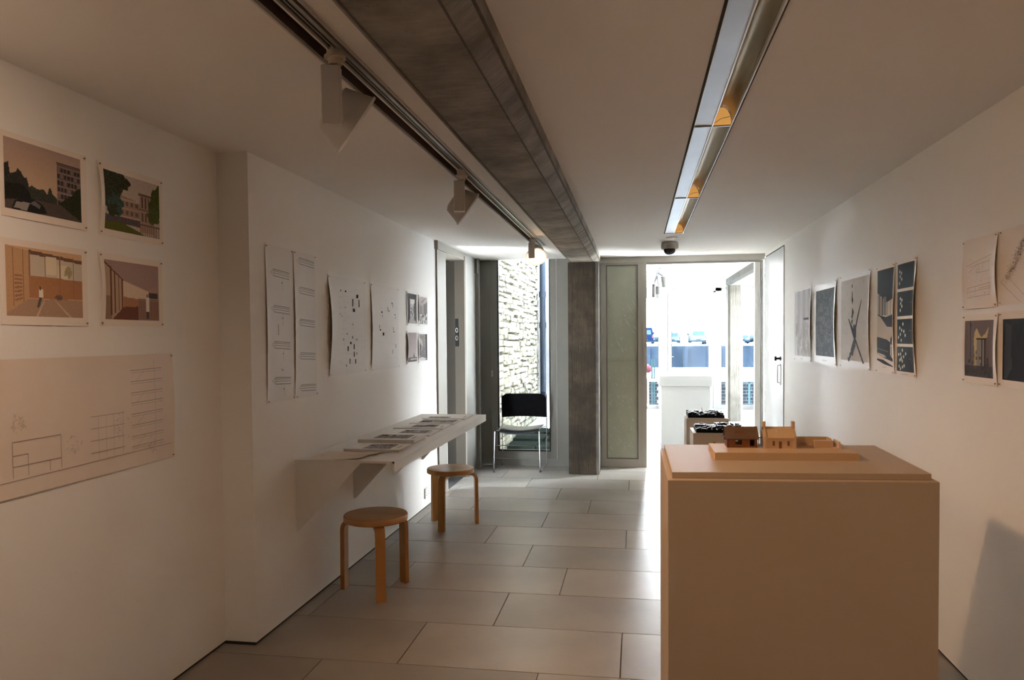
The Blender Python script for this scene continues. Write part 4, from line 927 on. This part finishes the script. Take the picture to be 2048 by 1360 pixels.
ed_ = [i for i in range(nu+1)]+[j*(nu+1)+nu for j in range(1, nv+1)]+[nv*(nu+1)+i for i in range(nu-1, -1, -1)]+[j*(nu+1) for j in range(nv-1, 0, -1)]
for a, b in zip(ed_, ed_[1:]+ed_[:1]): fs.append((a, b, K+b, K+a))
mb.verts(vs, fs); build('backrest', mb, M['black_fabric'], chv, smooth=True)

# ------------------------------------------------------------------ plinths and models
def quadbox(mb, pts, z0, z1): return mb.prism(pts, 'z', z0, z1)
pl = thing('plinth', 'large buff plinth in the right foreground carrying the house model', 'plinth', (.48, 2.6, 0))
fp = [(.089, 2.285), (.866, 2.345), (.876, 2.985), (.086, 2.915)]
build('body', quadbox(MB(), fp, 0, 1.0).bevel(.0015, 1), M['plinth'], pl)
fc_ = [(.103, 2.315), (.853, 2.372), (.868, 2.965), (.100, 2.900)]
build('cap', quadbox(MB(), fc_, 1.0, 1.019).bevel(.001, 1), M['plinth'], pl)
def sbox(mb, x0, x1, y0, y1, z0, z1, sk=.08):
    """box in the model's skewed axes (front edge rises with x)"""
    f = lambda x, y: (x, y+(x-.253)*sk)
    return mb.prism([f(x0, y0), f(x1, y0), f(x1, y1), f(x0, y1)], 'z', z0, z1)
hm = thing('house_model', 'timber model of two small houses on a pale base, on the foreground plinth', 'model', (.48, 2.66, 1.019))
ZB = 1.044
build('base', sbox(MB(), .253, .713, 2.552, 2.775, 1.0192, ZB), M['timber_model'], hm)
def gable(mb, x0, x1, y0, y1, z0, ze, zr, sk=.08):
    f = lambda x, y: (x, y+(x-.253)*sk)
    ym = (y0+y1)/2; vs = []
    for x in (x0, x1):
        for y_, z in ((y0, z0), (y1, z0), (y1, ze), (ym, zr), (y0, ze)): vs.append((*f(x, y_), z))
    return mb.verts(vs, [(0, 1, 2, 3, 4), (9, 8, 7, 6, 5), (0, 4, 9, 5), (4, 3, 8, 9), (3, 2, 7, 8), (2, 1, 6, 7), (1, 0, 5, 6)])
def roof(mb, x0, x1, y0, y1, ze, zr, th=.0035, ov=.006, sk=.08):
    f = lambda x, y: (x, y+(x-.253)*sk); ym = (y0+y1)/2; sl = (zr-ze)/((y1-y0)/2)
    for (ya, yb) in ((y0-ov, ym), (y1+ov, ym)):
        za = ze - ov*sl; vs = []
        for x in (x0, x1):
            for y_, z in ((ya, za), (yb, zr), (yb, zr+th), (ya, za+th)): vs.append((*f(x, y_), z))
        mb.verts(vs, [(0, 1, 2, 3), (7, 6, 5, 4), (0, 4, 5, 1), (1, 5, 6, 2), (2, 6, 7, 3), (3, 7, 4, 0)])
    return mb
# dark cottage: walls with a window and a door opening
y0_, y1_ = 2.668, 2.745
mb = MB(); xs_ = [.306, .332, .352, .371, .386, .398, .407]
sbox(mb, .306, .334, y0_, y0_+.004, ZB, ZB+.033); sbox(mb, .356, .382, y0_, y0_+.004, ZB, ZB+.033); sbox(mb, .398, .407, y0_, y0_+.004, ZB, ZB+.033)
sbox(mb, .334, .356, y0_, y0_+.004, ZB, ZB+.010); sbox(mb, .334, .356, y0_, y0_+.004, ZB+.026, ZB+.033); sbox(mb, .382, .398, y0_, y0_+.004, ZB, ZB+.006); sbox(mb, .382, .398, y0_, y0_+.004, ZB+.028, ZB+.033)
sbox(mb, .306, .334, y1_-.004, y1_, ZB, ZB+.033); sbox(mb, .352, .407, y1_-.004, y1_, ZB, ZB+.033); sbox(mb, .334, .352, y1_-.004, y1_, ZB, ZB+.012); sbox(mb, .334, .352, y1_-.004, y1_, ZB+.024, ZB+.033)
sbox(mb, .306, .310, y0_, y1_, ZB, ZB+.035); sbox(mb, .403, .407, y0_, y1_, ZB, ZB+.035)
h1 = build('dark_cottage', mb, M['walnut'], hm, label='dark brown model cottage')
build('roof', roof(MB(), .300, .412, y0_, y1_, ZB+.034, ZB+.066), M['walnut_roof'], h1)
build('rooflight', sbox(MB(), .333, .366, y0_+.016, y0_+.022, ZB+.050, ZB+.0545), M['walnut'], h1)
build('side_eave', sbox(MB(), .296, .306, y0_+.01, y1_-.01, ZB+.026, ZB+.036), M['walnut_roof'], h1)
# pale cottage with two gable chimneys
y0_, y1_ = 2.655, 2.735
h2 = build('pale_cottage', gable(MB(), .431, .532, y0_, y1_, ZB, ZB+.036, ZB+.068), M['timber_model'], hm, label='pale timber model cottage')
build('roof', roof(MB(), .435, .528, y0_, y1_, ZB+.036, ZB+.068, .0025, .003), M['timber_model'], h2)
for xa in (.428, .526):
    mb = MB(); gable(mb, xa, xa+.008, y0_-.002, y1_+.002, ZB, ZB+.041, ZB+.075); sbox(mb, xa, xa+.009, y0_+.028, y1_-.028, ZB+.06, ZB+.088)
    build('chimney', mb, M['timber_model'], h2)
for xa, w_, z_, hh in ((.456, .007, .009, .016), (.477, .009, .0, .024), (.505, .007, .009, .016)):
    build('opening', sbox(MB(), xa, xa+w_, y0_-.0008, y0_+.001, ZB+z_, ZB+z_+hh), M['walnut'], h2)
    build('lintel', sbox(MB(), xa-.001, xa+w_+.003, y0_-.0015, y0_+.001, ZB+z_+hh, ZB+z_+hh+.002), M['timber_model'], h2)
build('roof_pin', MB().sphere((.472, y0_+.018+.017, ZB+.0565), .0016, 8, 6), M['rim'], h2)
build('link_bridge', sbox(MB(), .407, .431, 2.70, 2.705, ZB+.030, ZB+.033), M['chrome'], hm)
build('link_post', sbox(MB(), .416, .418, 2.70, 2.703, ZB, ZB+.031), M['chrome'], hm)
mb = MB(); sbox(mb, .545, .655, 2.748, 2.754, ZB, ZB+.028); sbox(mb, .545, .551, 2.70, 2.75, ZB, ZB+.028); build('yard_wall', mb, M['timber_model'], hm)
build('outbuilding', sbox(MB(), .598, .660, 2.672, 2.700, ZB, ZB+.024), M['timber_model'], hm)
mb = MB(); sbox(mb, .655, .661, 2.70, 2.754, ZB, ZB+.028); sbox(mb, .661, .676, 2.640, 2.70, ZB, ZB+.003); sbox(mb, .672, .677, 2.645, 2.72, ZB, ZB+.024); build('yard_wall', mb, M['timber_model'], hm)
build('base_tab', sbox(MB(), .268, .279, 2.778, 2.782, ZB-.002, ZB+.004), M['walnut'], hm)

def relief(name, label, x0, x1, y0, y1, z, seed, rod):
    r_ = random.Random(seed); t = thing(name, label, 'model', ((x0+x1)/2, (y0+y1)/2, z), group='black relief models on the low plinths')
    build('base', MB().box(x0, x1, y0, y1, z+.0003, z+.026), M['ebony'], t)
    for j in range(5):
        for i in range(9):
            xx = x0+(x1-x0)*(i+.05)/9; w_ = (x1-x0)/9*r_.uniform(.6, 1.1); yy = y0+(y1-y0)*(j+.05)/5; d_ = (y1-y0)/5*r_.uniform(.6, 1.15); h_ = r_.uniform(.006, .030)
            xe = min(xx+w_, x1); ye = min(yy+d_, y1); s_ = r_.uniform(-.012, .012)
            mb = MB().box(xx, xe, yy, ye, z+.024, z+.026+h_)
            for v in mb.bm.verts:
                if v.co.z > z+.025: v.co.z += s_*(1 if v.co.x > (xx+xe)/2 else -1)*.5; v.co.x += r_.uniform(-.003, .003)
            build('block', mb, M['ebony'], t)
    build('rod', MB().cyl((rod, (y0+y1)/2, z+.03), (rod, (y0+y1)/2, z+.088), .0045, n=8), M['pin'], t)
pa = tag(build('low_plinth', MB().box(.462, .852, 7.305, 7.68, 0, .65).bevel(.0015, 1), M['plinth']), 'low buff plinth nearer the bright room, holding a black relief model', 'plinth', 'low plinths')
pb = tag(build('low_plinth', MB().box(.442, .862, 6.18, 6.56, 0, .65).bevel(.0015, 1), M['plinth']), 'low buff plinth just behind the foreground plinth, under a black relief model', 'plinth', 'low plinths')
relief('relief_model', 'black relief model on the farther low plinth', .478, .815, 7.34, 7.63, .65, 5, .62)
relief('relief_model', 'black relief model of flat slabs on the nearer low plinth', .470, .846, 6.21, 6.52, .65, 9, .67)
wp = thing('plinth', 'tall white plinth with a thick overhanging top in the bright far room', 'plinth', (.6, 9.9, 0))
build('body', MB().box(.298, .885, 9.52, 10.25, 0, .81), M['plinth_white'], wp)
build('cap', MB().box(.270, .914, 9.50, 10.42, .81, .938).bevel(.003, 1), M['plinth_white'], wp)

# ------------------------------------------------------------------ small wall fittings
so = thing('wall_socket', 'white double socket low on the left wall behind the far stool', 'socket', (XM+.006, 6.13, .08))
build('plate', MB().box(XM, XM+.011, 6.06, 6.205, .083, .170).bevel(.002, 1), M['socket'], so)
for yy in (6.095, 6.165):
    mb = MB().box(XM+.0105, XM+.0125, yy-.006, yy+.006, .148, .160); build('switch', mb, M['rim'], so)
    mb = MB()
    for dy, dz in ((0, .130), (-.011, .108), (.011, .108)): mb.box(XM+.0108, XM+.0114, yy+dy-.003, yy+dy+.003, dz-.003, dz+.004)
    build('pin_hole', mb, M['black'], so)
tag(build('junction_box', MB().box(-1.740, -1.705, 8.00, 8.04, 2.13, 2.285).bevel(.003, 1), M['frame_grey']), 'small pale box high in the corner left of the glazed door', 'junction box')
tag(build('light_switch', MB().box(-1.7355, -1.7315, 7.62, 7.632, 1.15, 1.33), M['frame_grey']), 'narrow grey plate on the wall right of the taupe doorway', 'switch')

# ------------------------------------------------------------------ far room lights
ft = thing('lighting_track', 'short ceiling track with white spotlights in the far room', 'light track', (.31, 11.9, 2.38))
build('rail', MB().box(.297, .333, 10.72, 13.2, 2.376, 2.3895), M['lamp_far'], ft)
build('slot', MB().box(.250, .290, 10.72, 13.2, 2.386, 2.3895).box(.340, .378, 10.72, 12.2, 2.386, 2.3895), M['alu'], ft)
for lab, x_, y_, r_, z1_, z0_, tx in (('white cylinder spotlight nearest on the far room track', .395, 11.5, .042, 2.325, 2.165, .02), ('white cylinder spotlight hanging lower behind it on the far room track', .335, 12.1, .040, 2.22, 2.09, 0), ('white box spotlight at the left of the far room track', .275, 12.3, .030, 2.27, 2.06, 0)):
    t = thing('spotlight', lab, 'spotlight', (x_, y_, z0_), group='spotlights in the far room')
    build('lamp_head', MB().cyl((x_, y_, z1_), (x_+tx, y_, z0_), r_, r_*1.05, n=24), M['lamp_far'], t, smooth=True)
    build('stem', MB().cyl((x_, y_, z1_-.002), (.315, y_, 2.377), .010, n=10), M['lamp_far'], t)
    build('rim', ring(MB(), (x_, y_, z1_-.004), (0, 0, 1), r_*.9, r_+.002, .006), M['alu'], t)

# ------------------------------------------------------------------ outside
tag(build('gravel_strip', MB().box(-1.74, -.81, 11.46, 13.39, -.3, .0), M['yard']), 'sunlit pale ground between the slab steps and the white rendered wall', 'ground')
tag(build('gravel_yard', MB().box(-14, 14, 15.16, 19, -.3, -.135), M['yard']), 'pale ground outside the far windows', 'ground')
# slab steps behind the glazed door, their shade painted into the colour
pv = thing('slab_path', 'stone slab steps outside the glazed door, coloured dark for shade', 'paving', (-1.4, 10, -.12))
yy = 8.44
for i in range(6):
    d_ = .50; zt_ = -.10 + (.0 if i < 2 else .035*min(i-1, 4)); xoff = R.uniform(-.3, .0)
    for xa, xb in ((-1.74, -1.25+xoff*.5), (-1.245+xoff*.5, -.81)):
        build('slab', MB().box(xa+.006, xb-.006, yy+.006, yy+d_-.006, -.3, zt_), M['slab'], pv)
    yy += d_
sw = thing('stone_wall', 'sunlit rubble stone wall outside the glazed door', 'wall', (-2.0, 12, -.2))
build('core', MB().box(-2.6, -1.80, 9.65, 13.6, -.3, 9.0), M['mortar'], sw)
rw = random.Random(21); n_st = 0
mb = MB(); z = -.2
big = MB()
while z < 4.5:
    h_ = rw.uniform(.06, .10); y_ = 9.60
    while y_ < 13.6:
        w_ = rw.uniform(.14, .46); o_ = rw.uniform(.015, .04); a, b = y_+.012, min(y_+w_-.012, 13.62); zj = rw.uniform(-.022, .022); z0_, z1_ = z+zj+.001, z+h_+zj+rw.uniform(-.012, .006)
        j = lambda s=.012: rw.uniform(-s, s)
        vs = [(-1.82, a, z0_), (-1.82, b, z0_), (-1.82, b, z1_), (-1.82, a, z1_), (-1.80+o_, a+.015+j(), z0_+.012+j(.006)), (-1.80+o_+j(.008), b-.015+j(), z0_+.012+j(.006)), (-1.80+o_, b-.015+j(), z1_-.012+j(.006)), (-1.80+o_+j(.008), a+.015+j(), z1_-.012+j(.006))]
        big.verts(vs, [(4, 5, 6, 7), (0, 1, 5, 4), (1, 2, 6, 5), (2, 3, 7, 6), (3, 0, 4, 7)]); y_ += w_
    # stones of the wall end that faces the door
    x_ = -2.5
    while x_ < -1.80:
        w_ = rw.uniform(.10, .22); a, b = x_+.008, min(x_+w_-.008, -1.775+rw.uniform(-.02, .025)); d_ = rw.uniform(.01, .05); z0_, z1_ = z+.008, z+h_-.008
        if b > a+.02: big.verts([(a, 9.66, z0_), (b, 9.66, z0_), (b, 9.66, z1_), (a, 9.66, z1_), (a+.012, 9.62-d_, z0_+.012), (b-.012, 9.62-d_, z0_+.012), (b-.012, 9.62-d_, z1_-.012), (a+.012, 9.62-d_, z1_-.012)], [(4, 5, 6, 7), (0, 1, 5, 4), (1, 2, 6, 5), (2, 3, 7, 6), (3, 0, 4, 7)])
        x_ += w_
    z += h_
build('rubble_stones', big, M['stone'], sw, kind='stuff')
dp = thing('downpipe', 'blue grey downpipe beside the stone wall', 'pipe', (-1.60, 13.5, 0))
build('pipe_run', MB().cyl((-1.675, 13.45, -.1), (-1.665, 13.45, 4.6), .052, n=16), M['pipe'], dp, smooth=True)
for zz in (.3, 1.6, 2.15): build('pipe_collar', MB().cyl((-1.672, 13.45, zz), (-1.672, 13.45, zz+.10), .064, n=16), M['pipe'], dp, smooth=True)
tag(build('rendered_wall', MB().box(-2.6, -.4, 13.75, 14.0, -.3, 9.0), M['render_white']), 'bright white rendered wall right of the downpipe', 'wall')
# low brick wall with rail, topped by a white band for glare
lw = thing('brick_wall', 'low dark brick wall topped by a white glare band beyond the far windows', 'wall', (1.5, 17, -.13))
build('core', MB().box(-4, 7, 17.01, 17.25, -.13, .45), M['grout'], lw)
build('glare_band', MB().box(-4, 7, 16.95, 17.32, .45, .72), M['glare_band'], lw)  # white band put in as the glare above the bricks
for r_i in range(8):
    for c_i in range(22):
        xa = -.35 + c_i*.225 + (.1125 if r_i % 2 else 0)
        if .42 < xa < 1.35: continue
        o = build('brick', MB().box(xa+.004, xa+.221, 16.995+R.uniform(0, .006), 17.02, -.13+r_i*.0725+.004, -.13+(r_i+1)*.0725-.004), M['brick'], lw)
rl = thing('balustrade', 'pale green metal balustrade outside the far windows', 'railing', (1.5, 16.2, -.13))
for xx in (.31, .36, 1.10, 2.30, 2.44): build('post', MB().box(xx-.018, xx+.018, 16.2, 16.24, -.13, .47 if xx > 1 else .95), M['cyan'], rl)
build('rail', MB().box(.9, 3.2, 16.2, 16.24, .44, .47), M['cyan'], rl)
tag(build('buoy', MB().sphere((.232, 16.5, .727), .085), M['buoy'], smooth=True), 'round pink red buoy outside at the left edge of the opening', 'buoy')
build('buoy_rope', MB().cyl((.232, 16.5, .80), (.232, 16.5, .83), .01, n=8), M['pin'], bpy.data.objects['buoy'])
build('buoy_post', MB().cyl((.232, 16.5, -.13), (.232, 16.5, .65), .02, n=10), M['pin'], bpy.data.objects['buoy'])
# harbour: water, quay, vans
tag(build('harbour_water', MB().box(-80, 120, 19, 87.5, -4.2, -4.01), M['water']), 'harbour water between the terrace and the quay', 'water')
qy = thing('quay', 'dark harbour quay wall with snow-pale edge', 'quay', (10, 95, -4))
build('quay_wall', MB().box(-80, 120, 88, 130, -4.5, .30), M['quay'], qy)
for xx in np.arange(-20, 40, 4.2): build('fender_pile', MB().box(xx, xx+.5, 87.6, 88, -4.0, .1+R.uniform(-.2, .1)), M['quay'], qy)
build('quay_edge', MB().box(-80, 120, 88, 90, .30, .46), M['snow'], qy)
mb = MB()
for i in range(90):
    xx = R.uniform(-5, 25); mb.sphere((xx, 88.8, .46), R.uniform(.12, .35), 8, 6, (1.6, 1, .7))
build('snow_heap', mb, M['snow'], qy, kind='stuff')
def van(label, cx, y_, w, h, m, z0=.46, length=4.6, plate=True):
    t = thing('van', label, 'van', (cx, y_+length/2, z0))
    prof = [(-w/2, .30), (w/2, .30), (w/2, h*.55), (w/2*.90, h*.92), (w/2*.80, h), (-w/2*.80, h), (-w/2*.90, h*.92), (-w/2, h*.55)]
    build('body', MB().prism([(cx+a, z0+b) for a, b in prof], 'y', y_, y_+length).bevel(.06, 2), m, t, smooth=True)
    build('rear_window', MB().prism([(cx-w*.36, z0+h*.60), (cx+w*.36, z0+h*.60), (cx+w*.33, z0+h*.86), (cx-w*.33, z0+h*.86)], 'y', y_-.015, y_+.01), M['van_glass'], t)
    build('bumper', MB().box(cx-w*.5, cx+w*.5, y_-.10, y_+.02, z0+.26, z0+.46), M['tyre'], t)
    if plate: build('number_plate', MB().box(cx-.26, cx+.26, y_-.13, y_-.10, z0+.50, z0+.62), M['plate'], t)
    for sx_ in (-1, 1):
        build('tail_lamp', MB().box(cx+sx_*w*.44-.05, cx+sx_*w*.44+.05, y_-.02, y_+.01, z0+h*.40, z0+h*.56), M['buoy'], t)
        for yy_ in (y_+.8, y_+length-.8):
            wh = build('wheel', MB().cyl((cx+sx_*(w/2-.22), yy_, z0+.33), (cx+sx_*(w/2+.01), yy_, z0+.33), .33, n=18), M['tyre'], t)
    build('mirror', MB().box(cx+w/2, cx+w/2+.18, y_+length*.75, y_+length*.75+.08, z0+h*.60, z0+h*.75).box(cx-w/2-.18, cx-w/2, y_+length*.75, y_+length*.75+.08, z0+h*.60, z0+h*.75), M['tyre'], t)
    return t
van('pale van parked on the quay, right of the two in the glazed far door', 7.10, 90.4, 1.85, 1.75, M['van_pale'])
van('pale van parked on the quay, at the left edge of the glazed far door', 4.12, 91.0, 1.9, 1.55, M['van_pale'])
van('tall dark blue van on the quay seen through the leftmost far pane', 1.0, 90.0, 1.8, 2.0, M['van_blue'])
van('pale car on the quay beyond the leftmost far pane', 2.60, 97.0, 1.25, .95, M['van_pale'], length=3.8)
van('pale car on the quay, left of the two seen right of the pale column', 12.2, 91.0, 1.6, 1.15, M['van_pale'], length=3.8)
van('pale car on the quay, farthest right, seen right of the pale column', 14.2, 91.0, 1.6, 1.2, M['van_pale'], length=3.8)
